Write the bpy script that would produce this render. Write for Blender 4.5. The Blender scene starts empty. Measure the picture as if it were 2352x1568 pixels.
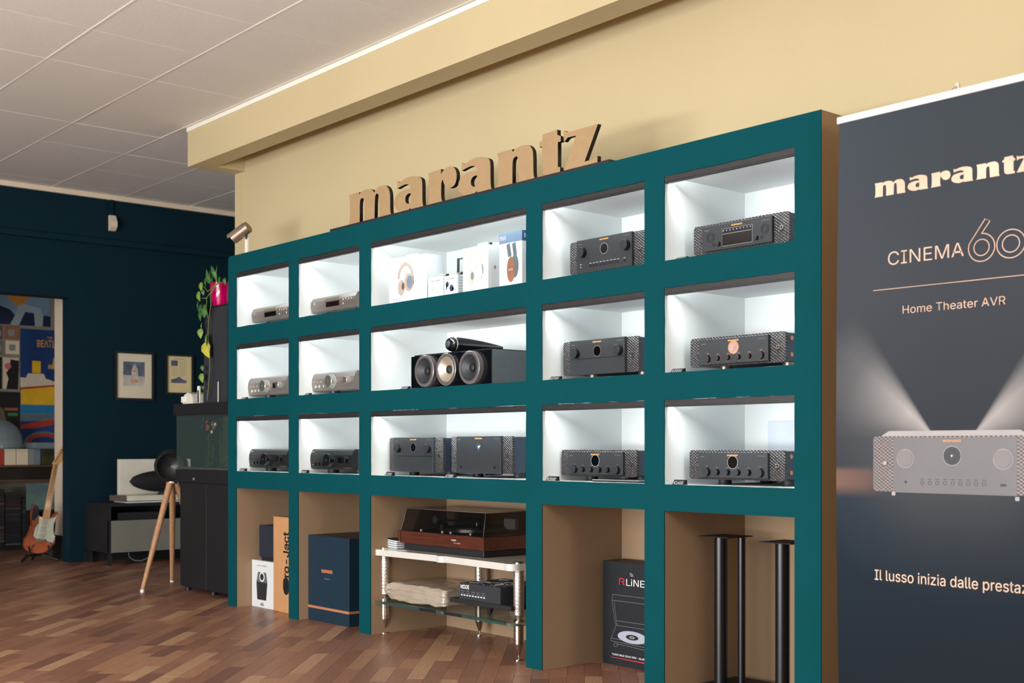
import bpy, bmesh, math, random
from mathutils import Vector, Matrix
random.seed(7)
S = bpy.context.scene
C = S.collection
PI = math.pi

# ------------------------------------------------------------------ camera
TH = 49.33978
cd_ = bpy.data.cameras.new('camera'); cam = bpy.data.objects.new('camera', cd_); C.objects.link(cam)
cam.location = (0, -3.4, 0.93)
cam.rotation_euler = (PI/2, 0, math.radians(TH))
cd_.sensor_width = 36; cd_.lens = 36*2800/2352
cd_.shift_y = (1026-784)/2352
cd_.clip_start = 0.05
cd_.dof.use_dof = True; cd_.dof.focus_distance = 5.3; cd_.dof.aperture_fstop = 4.0
S.camera = cam

# ------------------------------------------------------------------ world, lights, exposure
W = bpy.data.worlds.new('world'); S.world = W; W.use_nodes = True
W.node_tree.nodes['Background'].inputs[0].default_value = (0.80, 0.90, 1.0, 1)
W.node_tree.nodes['Background'].inputs[1].default_value = 0.6
def area(name, loc, target, sx, sy, power, col, spread=180):
    l = bpy.data.lights.new(name, 'AREA'); l.shape = 'RECTANGLE'; l.size = sx; l.size_y = sy
    l.energy = power; l.color = col; l.spread = math.radians(spread)
    o = bpy.data.objects.new(name, l); C.objects.link(o); o.location = loc
    o.rotation_euler = (Vector(target)-Vector(loc)).to_track_quat('-Z', 'Y').to_euler()
    return o
area('pavement_bounce', (-3.4, -6.7, 0.45), (-4.5, -0.5, 3.0), 6.0, 0.5, 215, (0.93, 0.97, 1.0))
# daylight through the shop front behind the camera (low) and the tall window at the right end
area('shopfront_daylight', (-3.4, -6.6, 1.5), (-3.6, 0.5, 2.5), 4.2, 2.3, 350, (1.0, 0.965, 0.92))
area('side_window_daylight', (3.7, -2.1, 1.9), (-3.5, 0.2, 0.6), 0.8, 0.9, 80, (1.0, 0.93, 0.83))
S.view_settings.view_transform = 'Standard'
S.view_settings.look = 'None'
S.view_settings.exposure = 0.0
S.view_settings.gamma = 1
S.view_settings.use_curve_mapping = False
S.cycles.use_denoising = True
S.cycles.max_bounces = 8
S.cycles.sample_clamp_indirect = 6

# ------------------------------------------------------------------ materials
def lin(c):
    c = c/255.0
    return c/12.92 if c <= 0.04045 else ((c+0.055)/1.055)**2.4
def rgb(c): return (lin(c[0]), lin(c[1]), lin(c[2]), 1)
def nt(name):
    m = bpy.data.materials.new(name); m.use_nodes = True
    t = m.node_tree; return m, t, t.nodes['Principled BSDF']
def mat(name, c, rough=0.5, metal=0.0, var=0.06, nscale=8.0, bump=0.0, bscale=200.0, coat=0.0, emit=None, es=1.0, alpha=1.0, trans=0.0, stretch=None, spec=0.5):
    m, t, b = nt(name)
    b.inputs['Roughness'].default_value = rough; b.inputs['Metallic'].default_value = metal
    b.inputs['Coat Weight'].default_value = coat; b.inputs['Alpha'].default_value = alpha
    b.inputs['Transmission Weight'].default_value = trans
    b.inputs['Specular IOR Level'].default_value = spec
    tc = t.nodes.new('ShaderNodeTexCoord')
    src = tc.outputs['Object']
    if stretch:
        mp = t.nodes.new('ShaderNodeMapping'); mp.inputs['Scale'].default_value = stretch
        t.links.new(src, mp.inputs['Vector']); src = mp.outputs['Vector']
    n = t.nodes.new('ShaderNodeTexNoise'); n.inputs['Scale'].default_value = nscale; n.inputs['Detail'].default_value = 4
    t.links.new(src, n.inputs['Vector'])
    r = t.nodes.new('ShaderNodeValToRGB')
    a = [max(0, x*(1-var)) for x in rgb(c)[:3]]; z = [min(1, x*(1+var)) for x in rgb(c)[:3]]
    r.color_ramp.elements[0].color = (*a, 1); r.color_ramp.elements[1].color = (*z, 1)
    r.color_ramp.elements[0].position = 0.3; r.color_ramp.elements[1].position = 0.7
    t.links.new(n.outputs['Fac'], r.inputs['Fac']); t.links.new(r.outputs['Color'], b.inputs['Base Color'])
    if bump:
        n2 = t.nodes.new('ShaderNodeTexNoise'); n2.inputs['Scale'].default_value = bscale; n2.inputs['Detail'].default_value = 3
        t.links.new(src, n2.inputs['Vector'])
        bp = t.nodes.new('ShaderNodeBump'); bp.inputs['Strength'].default_value = bump; bp.inputs['Distance'].default_value = 0.004
        t.links.new(n2.outputs['Fac'], bp.inputs['Height']); t.links.new(bp.outputs['Normal'], b.inputs['Normal'])
    if emit:
        b.inputs['Emission Color'].default_value = rgb(emit); b.inputs['Emission Strength'].default_value = es
    return m
TEAL = mat('teal_wall_paint', (0, 68, 75), 0.8, spec=.1, var=0.05, nscale=3, bump=0.25, bscale=90)
TEALW = mat('dark_teal_wall_paint', (0, 34, 46), 0.8, spec=.2, var=0.05, nscale=2, bump=0.2, bscale=80)
BEIGE = mat('beige_wall_paint', (197, 181, 142), 0.8, var=0.03, nscale=1.5, bump=0.15, bscale=120)
BAYB = mat('camel_bay_paint', (154, 128, 100), 0.8, var=0.03, nscale=2, bump=0.15, bscale=100)
WHITEW = mat('white_niche_paint', (232, 236, 236), 0.65, var=0.02, nscale=3, bump=0.12, bscale=60)
WHITET = mat('white_trim_paint', (238, 236, 226), 0.5, var=0.02)
POSTW = mat('off_white_paint', (225, 208, 185), 0.6, var=0.04)
CEIL = mat('ceiling_tile_board', (230, 226, 220), 0.85, var=0.03, nscale=2, bump=0.3, bscale=300)
TBAR = mat('ceiling_grid_metal', (235, 232, 222), 0.5, var=0.02)
BLACK = mat('matt_black', (20, 21, 24), 0.55, var=0.1)
BLACKG = mat('gloss_black', (7, 10, 14), 0.12, var=0.1, coat=0.6)
BLACKC = mat('black_cabinet_foil', (19, 20, 24), 0.6, var=0.1, bump=0.15, bscale=400)
BLACKLEAF = mat('black_profile', (40, 39, 42), 0.45, var=0.25, nscale=25, stretch=(1, 6, 6))
DGREY = mat('dark_grey_metal', (43, 47, 51), 0.45, metal=0.2, var=0.06, nscale=60)
DGREY2 = mat('dark_grey_side_metal', (60, 70, 86), 0.4, metal=0.35, var=0.06, nscale=60)
SPKSIDE = mat('speaker_side_graphite', (62, 66, 70), 0.5, var=0.05, nscale=40)
KNOB = mat('knob_face_grey', (46, 50, 56), 0.4, metal=0.3, var=0.05)
KNOBS = mat('knob_side_black', (13, 17, 24), 0.35, metal=0.3, var=0.1)
SILV = mat('champagne_silver', (132, 124, 119), 0.38, metal=0.55, var=0.04, nscale=90, stretch=(0.1, 1, 1))
SILVC = mat('bright_chrome_knob', (225, 222, 214), 0.18, metal=0.9, var=0.03)
CHROME = mat('polished_steel', (205, 200, 192), 0.22, metal=1.0, var=0.05, nscale=20)
COPPER = mat('copper_plating', (205, 150, 120), 0.35, metal=0.8, var=0.05)
GOLDP = mat('gold_print', (196, 144, 72), 0.5, var=0.05)
WHITEP = mat('white_print', (228, 230, 232), 0.6, var=0.03)
GREYP = mat('grey_print', (140, 142, 146), 0.6, var=0.04)
REDP = mat('red_print', (205, 40, 60), 0.6, var=0.05)
NAVYP = mat('navy_print', (20, 50, 100), 0.5, var=0.04)
PBLUE = mat('pale_blue_print', (110, 140, 168), 0.5, var=0.04)
ROSE = mat('rose_gold_print', (222, 184, 160), 0.55, var=0.22, nscale=5)
DISPLAY = mat('black_display_glass', (5, 7, 10), 0.08, var=0.1, coat=1.0)
DIALLIT = mat('lit_porthole_dial', (150, 120, 110), 0.3, var=0.5, nscale=60, emit=(200, 150, 135), es=0.45)
LEDW = mat('white_led', (240, 245, 255), 0.4, emit=(232, 246, 248), es=118)
LEDB = mat('blue_white_led', (200, 210, 255), 0.4, emit=(190, 200, 255), es=3)
MDF = mat('raw_fibreboard_face', (160, 133, 96), 0.7, var=0.04, nscale=30, bump=0.1, bscale=500)
CARTON = mat('brown_cardboard', (188, 138, 92), 0.8, var=0.05, nscale=20, bump=0.15, bscale=300)
BOXW = mat('white_carton', (216, 220, 222), 0.45, var=0.02)
BOXTEAL = mat('petrol_blue_carton', (0, 38, 56), 0.6, var=0.07, nscale=60, bump=0.1, bscale=300)
BOXDK = mat('dark_slate_carton', (15, 22, 31), 0.5, var=0.12, nscale=4)
BOXTOP = mat('dark_carton_top', (44, 44, 40), 0.6, var=0.1)
CREAMP = mat('cream_headphone_print', (182, 168, 156), 0.5, var=0.08, nscale=30)
CREAMP2 = mat('pale_green_white_print', (196, 203, 196), 0.5, var=0.05, nscale=30)
CREAMD = mat('taupe_print', (100, 88, 80), 0.5, var=0.1, nscale=30)
BLUEGP = mat('slate_blue_print', (52, 62, 92), 0.5, var=0.2, nscale=60)
WOODP = mat('warm_wood_print', (150, 104, 80), 0.45, var=0.15, nscale=20)
GREYBLUE = mat('grey_blue_print', (92, 112, 120), 0.5, var=0.1, nscale=20)
MAHOG = mat('mahogany_veneer', (76, 33, 20), 0.4, var=0.35, nscale=9, stretch=(1.2, 6, 14), coat=0.2)
ACRYW = mat('white_acrylic', (208, 207, 200), 0.2, var=0.02, coat=0.4)
PAPER = mat('paper_white', (225, 228, 232), 0.7, var=0.03)
OAKLEG = mat('pale_oak_leg', (180, 138, 102), 0.5, var=0.18, nscale=12, stretch=(8, 8, 1))
GREYFR = mat('warm_grey_drawer_front', (118, 115, 106), 0.55, var=0.03)
MAGENTA = mat('glossy_magenta_ceramic', (190, 0, 92), 0.12, var=0.05, coat=0.8)
SOIL = mat('potting_soil', (50, 38, 28), 0.9, var=0.3, nscale=60)
LEAF = mat('green_leaf', (58, 102, 44), 0.45, var=0.35, nscale=14)
LEAFY = mat('yellow_green_leaf', (122, 150, 60), 0.45, var=0.3, nscale=14)
LEAFYY = mat('yellowing_leaf', (185, 180, 60), 0.45, var=0.3, nscale=14)
STEM = mat('vine_stem', (112, 132, 60), 0.6, var=0.2)
CAMG = mat('bronze_grey_metal', (150, 132, 116), 0.4, metal=0.6, var=0.05)
SUNB = mat('sunburst_lacquer', (168, 84, 48), 0.2, var=0.45, nscale=6, coat=0.7)
MAPLE = mat('maple_neck', (206, 160, 110), 0.4, var=0.1, nscale=10)
MINT = mat('pale_mint_pickguard', (196, 202, 184), 0.35, var=0.03)
MATC = mat('cream_picture_mount', (222, 210, 184), 0.7, var=0.03)
MATY = mat('yellow_cream_print_paper', (226, 208, 156), 0.7, var=0.04)
DOMEG = mat('dusty_clear_plastic', (150, 168, 180), 0.15, var=0.1, alpha=0.45)

def glassy(name, c, alpha, rough=0.05):
    m = mat(name, c, rough, var=0.03, alpha=alpha, coat=0.5); return m
GLASSG = glassy('green_edge_glass', (60, 100, 92), 0.45)
SMOKE = glassy('smoked_acrylic', (16, 13, 12), 0.42, 0.04)
GLASSC = glassy('clear_aquarium_glass', (120, 140, 135), 0.07, 0.02)

def relief(name, c):
    m, t, b = nt(name)
    b.inputs['Base Color'].default_value = rgb(c); b.inputs['Roughness'].default_value = 0.32; b.inputs['Metallic'].default_value = 0.55
    tc = t.nodes.new('ShaderNodeTexCoord'); outs = []
    for ang in (0.95, -0.95):
        mp = t.nodes.new('ShaderNodeMapping'); mp.inputs['Rotation'].default_value = (0, ang, 0)
        t.links.new(tc.outputs['Object'], mp.inputs['Vector'])
        w = t.nodes.new('ShaderNodeTexWave'); w.inputs['Scale'].default_value = 36; w.bands_direction = 'X'
        w.inputs['Distortion'].default_value = 0
        t.links.new(mp.outputs['Vector'], w.inputs['Vector']); outs.append(w.outputs['Fac'])
    mx = t.nodes.new('ShaderNodeMath'); mx.operation = 'MAXIMUM'
    t.links.new(outs[0], mx.inputs[0]); t.links.new(outs[1], mx.inputs[1])
    bp = t.nodes.new('ShaderNodeBump'); bp.inputs['Strength'].default_value = 0.9; bp.inputs['Distance'].default_value = 0.0035
    t.links.new(mx.outputs[0], bp.inputs['Height']); t.links.new(bp.outputs['Normal'], b.inputs['Normal'])
    return m
WING = relief('diamond_relief_fascia', (72, 68, 69))

def knurl(name):
    m, t, b = nt(name)
    b.inputs['Base Color'].default_value = rgb((215, 210, 204)); b.inputs['Roughness'].default_value = 0.38; b.inputs['Metallic'].default_value = 1
    tc = t.nodes.new('ShaderNodeTexCoord'); mp = t.nodes.new('ShaderNodeMapping')
    mp.inputs['Scale'].default_value = (1, 1, 0.6)
    v = t.nodes.new('ShaderNodeTexVoronoi'); v.feature = 'DISTANCE_TO_EDGE'; v.inputs['Scale'].default_value = 95
    v.inputs['Randomness'].default_value = 0.15
    t.links.new(tc.outputs['Object'], mp.inputs['Vector']); t.links.new(mp.outputs['Vector'], v.inputs['Vector'])
    bp = t.nodes.new('ShaderNodeBump'); bp.inputs['Strength'].default_value = 0.7; bp.inputs['Distance'].default_value = 0.003
    t.links.new(v.outputs['Distance'], bp.inputs['Height']); t.links.new(bp.outputs['Normal'], b.inputs['Normal'])
    return m
KNURL = knurl('hammered_steel_column')

def bubble_mat():
    m, t, b = nt('bubble_wrap_film')
    tc = t.nodes.new('ShaderNodeTexCoord')
    v = t.nodes.new('ShaderNodeTexVoronoi'); v.inputs['Scale'].default_value = 85; v.inputs['Randomness'].default_value = 0.1
    t.links.new(tc.outputs['Object'], v.inputs['Vector'])
    n = t.nodes.new('ShaderNodeTexNoise'); n.inputs['Scale'].default_value = 9; t.links.new(tc.outputs['Object'], n.inputs['Vector'])
    r = t.nodes.new('ShaderNodeValToRGB'); r.color_ramp.elements[0].color = rgb((150, 132, 110)); r.color_ramp.elements[1].color = rgb((180, 172, 160))
    t.links.new(n.outputs['Fac'], r.inputs['Fac']); t.links.new(r.outputs['Color'], b.inputs['Base Color'])
    bp = t.nodes.new('ShaderNodeBump'); bp.inputs['Strength'].default_value = 0.8; bp.inputs['Distance'].default_value = 0.004; bp.invert = True
    t.links.new(v.outputs['Distance'], bp.inputs['Height']); t.links.new(bp.outputs['Normal'], b.inputs['Normal'])
    b.inputs['Roughness'].default_value = 0.25; b.inputs['Coat Weight'].default_value = 0.6
    return m
BUBBLE = bubble_mat()

def wood_mat(i, c):
    m, t, b = nt('floor_wood_tone_%s' % 'abcdefgh'[i])
    tc = t.nodes.new('ShaderNodeTexCoord'); mp = t.nodes.new('ShaderNodeMapping')
    mp.inputs['Scale'].default_value = (1.0, 16, 1)
    oi = t.nodes.new('ShaderNodeObjectInfo')
    cmb = t.nodes.new('ShaderNodeCombineXYZ'); ml = t.nodes.new('ShaderNodeMath'); ml.operation = 'MULTIPLY'; ml.inputs[1].default_value = 40
    t.links.new(oi.outputs['Random'], ml.inputs[0]); t.links.new(ml.outputs[0], cmb.inputs[0]); t.links.new(ml.outputs[0], cmb.inputs[1])
    t.links.new(cmb.outputs[0], mp.inputs['Location'])
    t.links.new(tc.outputs['Object'], mp.inputs['Vector'])
    n = t.nodes.new('ShaderNodeTexNoise'); n.inputs['Scale'].default_value = 9; n.inputs['Detail'].default_value = 6; n.inputs['Roughness'].default_value = 0.65
    t.links.new(mp.outputs['Vector'], n.inputs['Vector'])
    r = t.nodes.new('ShaderNodeValToRGB')
    r.color_ramp.elements[0].position = 0.3; r.color_ramp.elements[1].position = 0.72
    r.color_ramp.elements[0].color = tuple(x*0.72 for x in rgb(c)[:3])+(1,)
    r.color_ramp.elements[1].color = tuple(min(1, x*1.2) for x in rgb(c)[:3])+(1,)
    t.links.new(n.outputs['Fac'], r.inputs['Fac']); t.links.new(r.outputs['Color'], b.inputs['Base Color'])
    bp = t.nodes.new('ShaderNodeBump'); bp.inputs['Strength'].default_value = 0.12; bp.inputs['Distance'].default_value = 0.002
    t.links.new(n.outputs['Fac'], bp.inputs['Height']); t.links.new(bp.outputs['Normal'], b.inputs['Normal'])
    b.inputs['Roughness'].default_value = 0.38
    return m
WOODS = [wood_mat(i, c) for i, c in enumerate([(156, 113, 90), (142, 100, 80), (170, 126, 98), (124, 86, 74), (184, 146, 114), (148, 106, 86)])]
WOODBASE = mat('dark_floor_joint', (50, 34, 28), 0.7)

# ------------------------------------------------------------------ mesh helpers
import os
UIFONT = None; CAPH = {}
try:   # the lettering face that ships with Blender; the built-in one otherwise
    _p = os.path.join(bpy.utils.system_resource('DATAFILES'), 'fonts', 'Inter.woff2')
    if os.path.exists(_p): UIFONT = bpy.data.fonts.load(_p)
except Exception: UIFONT = None
class MB:
    def __init__(s): s.bm = bmesh.new(); s.mi = 0
    def _tag(s, fs):
        for f in fs: f.material_index = s.mi
    def box(s, x0, x1, y0, y1, z0, z1, bev=0, seg=2):
        g = bmesh.ops.create_cube(s.bm, size=1)['verts']
        for v in g:
            v.co = Vector((x0+(v.co.x+.5)*(x1-x0), y0+(v.co.y+.5)*(y1-y0), z0+(v.co.z+.5)*(z1-z0)))
        fs = set(f for v in g for f in v.link_faces); s._tag(fs)
        if bev:
            es = list(set(e for f in fs for e in f.edges))
            r = bmesh.ops.bevel(s.bm, geom=es, offset=bev, segments=seg, affect='EDGES', profile=0.5)
            s._tag(r['faces'])
        return s
    def rod(s, p, q, r0, r1=None, n=20):
        r1 = r0 if r1 is None else r1
        return s.tube([p, q], [r0, r1], n)
    def tube(s, pts, rad, n=12, caps=True):
        pts = [Vector(p) for p in pts]
        if not isinstance(rad, (list, tuple)): rad = [rad]*len(pts)
        rings = []; up = None
        for i, p in enumerate(pts):
            d = (pts[min(i+1, len(pts)-1)]-pts[max(i-1, 0)]).normalized()
            if up is None: up = d.orthogonal().normalized()
            else:
                up = (up-d*up.dot(d))
                up = up.normalized() if up.length > 1e-6 else d.orthogonal().normalized()
            w = d.cross(up)
            rings.append([s.bm.verts.new(p+(up*math.cos(2*PI*k/n)+w*math.sin(2*PI*k/n))*rad[i]) for k in range(n)])
        for a, b in zip(rings, rings[1:]):
            for k in range(n):
                f = s.bm.faces.new((a[k], a[(k+1) % n], b[(k+1) % n], b[k])); f.material_index = s.mi; f.smooth = True
        if caps:
            for r in (list(reversed(rings[0])), rings[-1]):
                f = s.bm.faces.new(r); f.material_index = s.mi
        return s
    def lathe(s, prof, o=(0, 0, 0), axis='Z', n=28, close=True, sq=(1, 1)):
        # prof: (radius, height) pairs along the axis; sq squashes the two cross directions
        o = Vector(o); rings = []
        for r, h in prof:
            ring = []
            for k in range(n):
                a = 2*PI*k/n; c, d = r*math.cos(a)*sq[0], r*math.sin(a)*sq[1]
                if axis == 'Z': v = Vector((c, d, h))
                elif axis == 'Y': v = Vector((c, h, d))
                else: v = Vector((h, c, d))
                ring.append(s.bm.verts.new(o+v))
            rings.append(ring)
        for a, b in zip(rings, rings[1:]):
            for k in range(n):
                f = s.bm.faces.new((a[k], a[(k+1) % n], b[(k+1) % n], b[k])); f.material_index = s.mi; f.smooth = True
        if close:
            for r in (rings[0], rings[-1]):
                f = s.bm.faces.new(r); f.material_index = s.mi
        return s
    def poly(s, pts):
        f = s.bm.faces.new([s.bm.verts.new(Vector(p)) for p in pts]); f.material_index = s.mi; return s
    def prism(s, pts, d0, d1, plane='XZ'):
        def P(a, b, d): return Vector((a, d, b)) if plane == 'XZ' else (Vector((d, a, b)) if plane == 'YZ' else Vector((a, b, d)))
        A = [s.bm.verts.new(P(a, b, d0)) for a, b in pts]; B = [s.bm.verts.new(P(a, b, d1)) for a, b in pts]
        fs = [s.bm.faces.new(A), s.bm.faces.new(list(reversed(B)))]
        n = len(pts)
        for k in range(n): fs.append(s.bm.faces.new((A[k], B[k], B[(k+1) % n], A[(k+1) % n])))
        s._tag(fs); bmesh.ops.triangulate(s.bm, faces=fs[:2])
        return s
    def obj(s, name, mats, parent=None, loc=None, label=None, smooth=False):
        me = bpy.data.meshes.new(name)
        bmesh.ops.recalc_face_normals(s.bm, faces=s.bm.faces)
        for e in s.bm.edges:
            if len(e.link_faces) == 2 and e.calc_face_angle(0) > 0.55: e.smooth = False
        s.bm.to_mesh(me); s.bm.free()
        for m in (mats if isinstance(mats, (list, tuple)) else [mats]): me.materials.append(m)
        return link(name, me, parent, loc, label)
def link(name, me, parent=None, loc=None, label=None):
    o = bpy.data.objects.new(name, me); C.objects.link(o)
    if parent is not None: o.parent = parent
    if loc is not None: o.location = loc
    if label: o['label'] = label
    return o
def box(name, x0, x1, y0, y1, z0, z1, m, parent=None, bev=0, label=None, seg=2):
    return MB().box(x0, x1, y0, y1, z0, z1, bev, seg).obj(name, m, parent, label=label)
def thing(name, label, cat, loc=(0, 0, 0), rz=0, group=None):
    o = bpy.data.objects.new(name, None); C.objects.link(o); o.empty_display_size = 0.1
    o.location = loc; o.rotation_euler = (0, 0, rz); o['label'] = label; o['category'] = cat
    if group: o['group'] = group
    return o
def tag(o, label, cat, group=None):
    o['label'] = label; o['category'] = cat
    if group: o['group'] = group
    return o
def struct(o): o['kind'] = 'structure'; return o

BASIS = {'XZ': Matrix(((1, 0, 0, 0), (0, 0, -1, 0), (0, 1, 0, 0), (0, 0, 0, 1))),      # faces -y
         'YZ': Matrix(((0, 0, 1, 0), (1, 0, 0, 0), (0, 1, 0, 0), (0, 0, 0, 1))),        # faces +x
         'XY': Matrix.Identity(4)}
def curve_mesh(polys, depth, plane='XZ', off=(0, 0, 0), bev=0):
    cu = bpy.data.curves.new('outline', 'CURVE'); cu.dimensions = '2D'; cu.fill_mode = 'BOTH'; cu.extrude = depth/2
    for pl in polys:
        sp = cu.splines.new('POLY'); sp.points.add(len(pl)-1); sp.use_cyclic_u = True
        for p, (a, b) in zip(sp.points, pl): p.co = (a, b, 0, 1)
    o = bpy.data.objects.new('tmp', cu); me = bpy.data.meshes.new_from_object(o)
    bpy.data.objects.remove(o); bpy.data.curves.remove(cu)
    me.transform(Matrix.Translation(off) @ BASIS[plane]); return me
def text_mesh(txt, x, z, w, cap, d, plane='XZ', thick=0.0, bold=0.0, spacing=1.0, rot=0):
    """flat lettering: left edge x, baseline z, total width w, cap height cap, at depth d"""
    cu = bpy.data.curves.new('text', 'FONT'); cu.body = txt
    if UIFONT: cu.font = UIFONT
    cu.offset = bold; cu.space_character = spacing; cu.extrude = 0.5*thick
    cu.resolution_u = 3
    o = bpy.data.objects.new('tmp', cu); me = bpy.data.meshes.new_from_object(o)
    bpy.data.objects.remove(o); bpy.data.curves.remove(cu)
    xs = [v.co.x for v in me.vertices]
    if 'H' not in CAPH:
        c2 = bpy.data.curves.new('text', 'FONT'); c2.body = 'H'
        if UIFONT: c2.font = UIFONT
        o2 = bpy.data.objects.new('tmp', c2); m2 = bpy.data.meshes.new_from_object(o2)
        CAPH['H'] = max(v.co.y for v in m2.vertices)-min(v.co.y for v in m2.vertices); bpy.data.objects.remove(o2); bpy.data.curves.remove(c2)
    if not xs: return me
    x0, x1 = min(xs), max(xs); sx = w/(x1-x0); sz = cap/CAPH['H']
    R = Matrix.Rotation(rot, 4, 'Z')
    for v in me.vertices:
        q = R @ Vector(((v.co.x-x0)*sx, v.co.y*sz, v.co.z))
        v.co = q
    T = {'XZ': (x, d, z), 'YZ': (d, x, z), 'XY': (x, z, d)}[plane]
    me.transform(Matrix.Translation(T) @ BASIS[plane]); return me
def text(name, txt, x, z, w, cap, d, m, parent, plane='XZ', **k):
    me = text_mesh(txt, x, z, w, cap, d, plane, **k); me.name = name; me.materials.append(m)
    return link(name, me, parent)
def smooth(pl, it=1):
    for _ in range(it):
        q = []
        for i, p in enumerate(pl):
            n = pl[(i+1) % len(pl)]
            q.append((p[0]*.75+n[0]*.25, p[1]*.75+n[1]*.25)); q.append((p[0]*.25+n[0]*.75, p[1]*.25+n[1]*.75))
        pl = q
    return pl
def csmooth(pl, ang=62, it=2):
    """round only the soft corners of an outline"""
    for _ in range(it):
        q = []; n = len(pl)
        for i in range(n):
            a, b, c = Vector(pl[i-1]), Vector(pl[i]), Vector(pl[(i+1) % n])
            d0, d1 = (b-a), (c-b)
            t = math.degrees(d0.angle(d1)) if d0.length > 1e-9 and d1.length > 1e-9 else 0
            if 4 < t < ang:
                q.append(tuple(b+(a-b)*.25)); q.append(tuple(b+(c-b)*.25))
            else: q.append(tuple(b))
        pl = q
    return pl
def rrect(x0, x1, z0, z1, r, n=5):
    pts = []
    for cx, cz, a0 in ((x1-r, z1-r, 0), (x0+r, z1-r, 90), (x0+r, z0+r, 180), (x1-r, z0+r, 270)):
        for k in range(n+1):
            a = math.radians(a0+90*k/n); pts.append((cx+r*math.cos(a), cz+r*math.sin(a)))
    return pts
def ring_pts(cx, cz, rx, rz, n=32, a0=0, a1=360):
    return [(cx+rx*math.cos(math.radians(a0+(a1-a0)*k/n)), cz+rz*math.sin(math.radians(a0+(a1-a0)*k/n))) for k in range(n if a1-a0 == 360 else n+1)]
def print_shape(name, polys, d, m, parent, plane='XZ', thick=0.0004, label=None):
    me = curve_mesh(polys, thick, plane, {'XZ': (0, d, 0), 'YZ': (d, 0, 0), 'XY': (0, 0, d)}[plane]); me.materials.append(m)
    return link(name, me, parent, label=label)
def line_poly(p, q, w):
    p, q = Vector(p), Vector(q); d = (q-p).normalized(); n = Vector((-d.y, d.x))*w/2
    return [tuple(p+n), tuple(q+n), tuple(q-n), tuple(p-n)]

# lettering outlines shared by the big sign, the banner and the small prints (units: x-height)
LOGO = {
'm': [(0.023,1.0),(0.659,0.998),(0.659,0.907),(0.75,0.975),(0.909,1.021),(1.114,1.02),(1.318,0.997),(1.477,0.906),(1.523,0.837),(1.636,0.928),(1.773,0.996),(2.023,0.995),(2.182,0.972),(2.341,0.858),(2.409,0.721),(2.432,0.562),(2.432,0.085),(2.5,-0.006),(1.818,-0.004),(1.795,0.632),(1.773,0.746),(1.705,0.791),(1.614,0.769),(1.568,0.678),(1.545,-0.004),(0.955,-0.002),(0.955,0.634),(0.909,0.748),(0.864,0.771),(0.75,0.771),(0.682,0.68),(0.682,-0.002),(0.0,0.0),(0.091,0.091),(0.091,0.886)],
'a': [(2.818,0.993),(2.886,0.97),(2.955,0.925),(3.159,0.992),(3.409,1.037),(3.727,1.014),(3.977,0.945),(4.114,0.876),(4.159,0.74),(4.159,0.104),(4.227,-0.01),(3.545,0.0),(3.545,0.06),(3.364,-0.008),(3.114,-0.008),(2.864,0.061),(2.705,0.175),(2.636,0.312),(2.682,0.471),(2.795,0.584),(3.068,0.652),(3.318,0.674),(3.545,0.651),(3.523,0.741),(3.455,0.787),(3.295,0.833),(3.091,0.811),(2.818,0.766)],
'h': [(3.545,0.514),(3.386,0.515),(3.273,0.447),(3.25,0.356),(3.273,0.265),(3.386,0.196),(3.545,0.219)],
'r': [(4.455,0.966),(5.114,0.988),(5.114,0.829),(5.227,0.942),(5.409,0.987),(5.636,0.986),(5.795,0.895),(5.886,0.736),(5.864,0.509),(5.75,0.372),(5.523,0.35),(5.341,0.419),(5.227,0.556),(5.205,0.669),(5.136,0.601),(5.114,0.51),(5.114,0.101),(5.182,0.01),(4.432,0.0),(4.5,0.125),(4.5,0.83)],
'n': [(7.75,0.981),(8.432,0.98),(8.432,0.889),(8.591,0.979),(8.864,1.001),(9.114,0.978),(9.273,0.841),(9.318,0.682),(9.318,0.091),(9.386,0.0),(8.705,0.002),(8.682,0.57),(8.659,0.706),(8.614,0.752),(8.5,0.729),(8.432,0.639),(8.432,0.0),(7.727,0.0),(7.818,0.095),(7.818,0.845)],
't': [(9.705,1.136),(10.295,1.157),(10.295,1.021),(10.432,0.952),(10.432,0.816),(10.318,0.816),(10.318,0.157),(10.409,0.134),(10.409,-0.005),(9.932,-0.004),(9.773,0.045),(9.682,0.181),(9.682,0.817),(9.568,0.818),(9.568,0.954),(9.682,0.977)],
'z': [(10.541,1.084),(10.587,1.071),(10.633,1.032),(10.738,1.006),(11.857,1.0),(11.357,0.117),(11.62,0.117),(11.706,0.136),(11.772,0.182),(11.838,0.182),(11.838,0.0),(10.541,0.0),(11.028,0.857),(10.745,0.87),(10.666,0.851),(10.607,0.792),(10.554,0.786)]}
LOGO = {k: csmooth(v) for k, v in LOGO.items()}
def logo_polys(x, z, w, h):
    sx, sz = w/11.857, h
    T = lambda pl, dx=0: [(x+(a+dx)*sx, z+b*sz) for a, b in pl]
    L = LOGO
    return [[T(L['m'])], [T(L['a']), T(L['h'])], [T(L['r'])], [T(L['a'], 3.3), T(L['h'], 3.3)], [T(L['n'])], [T(L['t'])], [T(L['z'])]]
def logo(name, x, z, w, h, d, m, parent, plane='XZ'):
    return print_shape(name, [p for l in logo_polys(x, z, w, h) for p in l], d, m, parent, plane)

# ================================================================== SETTING
XL, XR, YF, YB, ZC = -9.75, 4.0, -7.0, 0.5, 3.0
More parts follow.
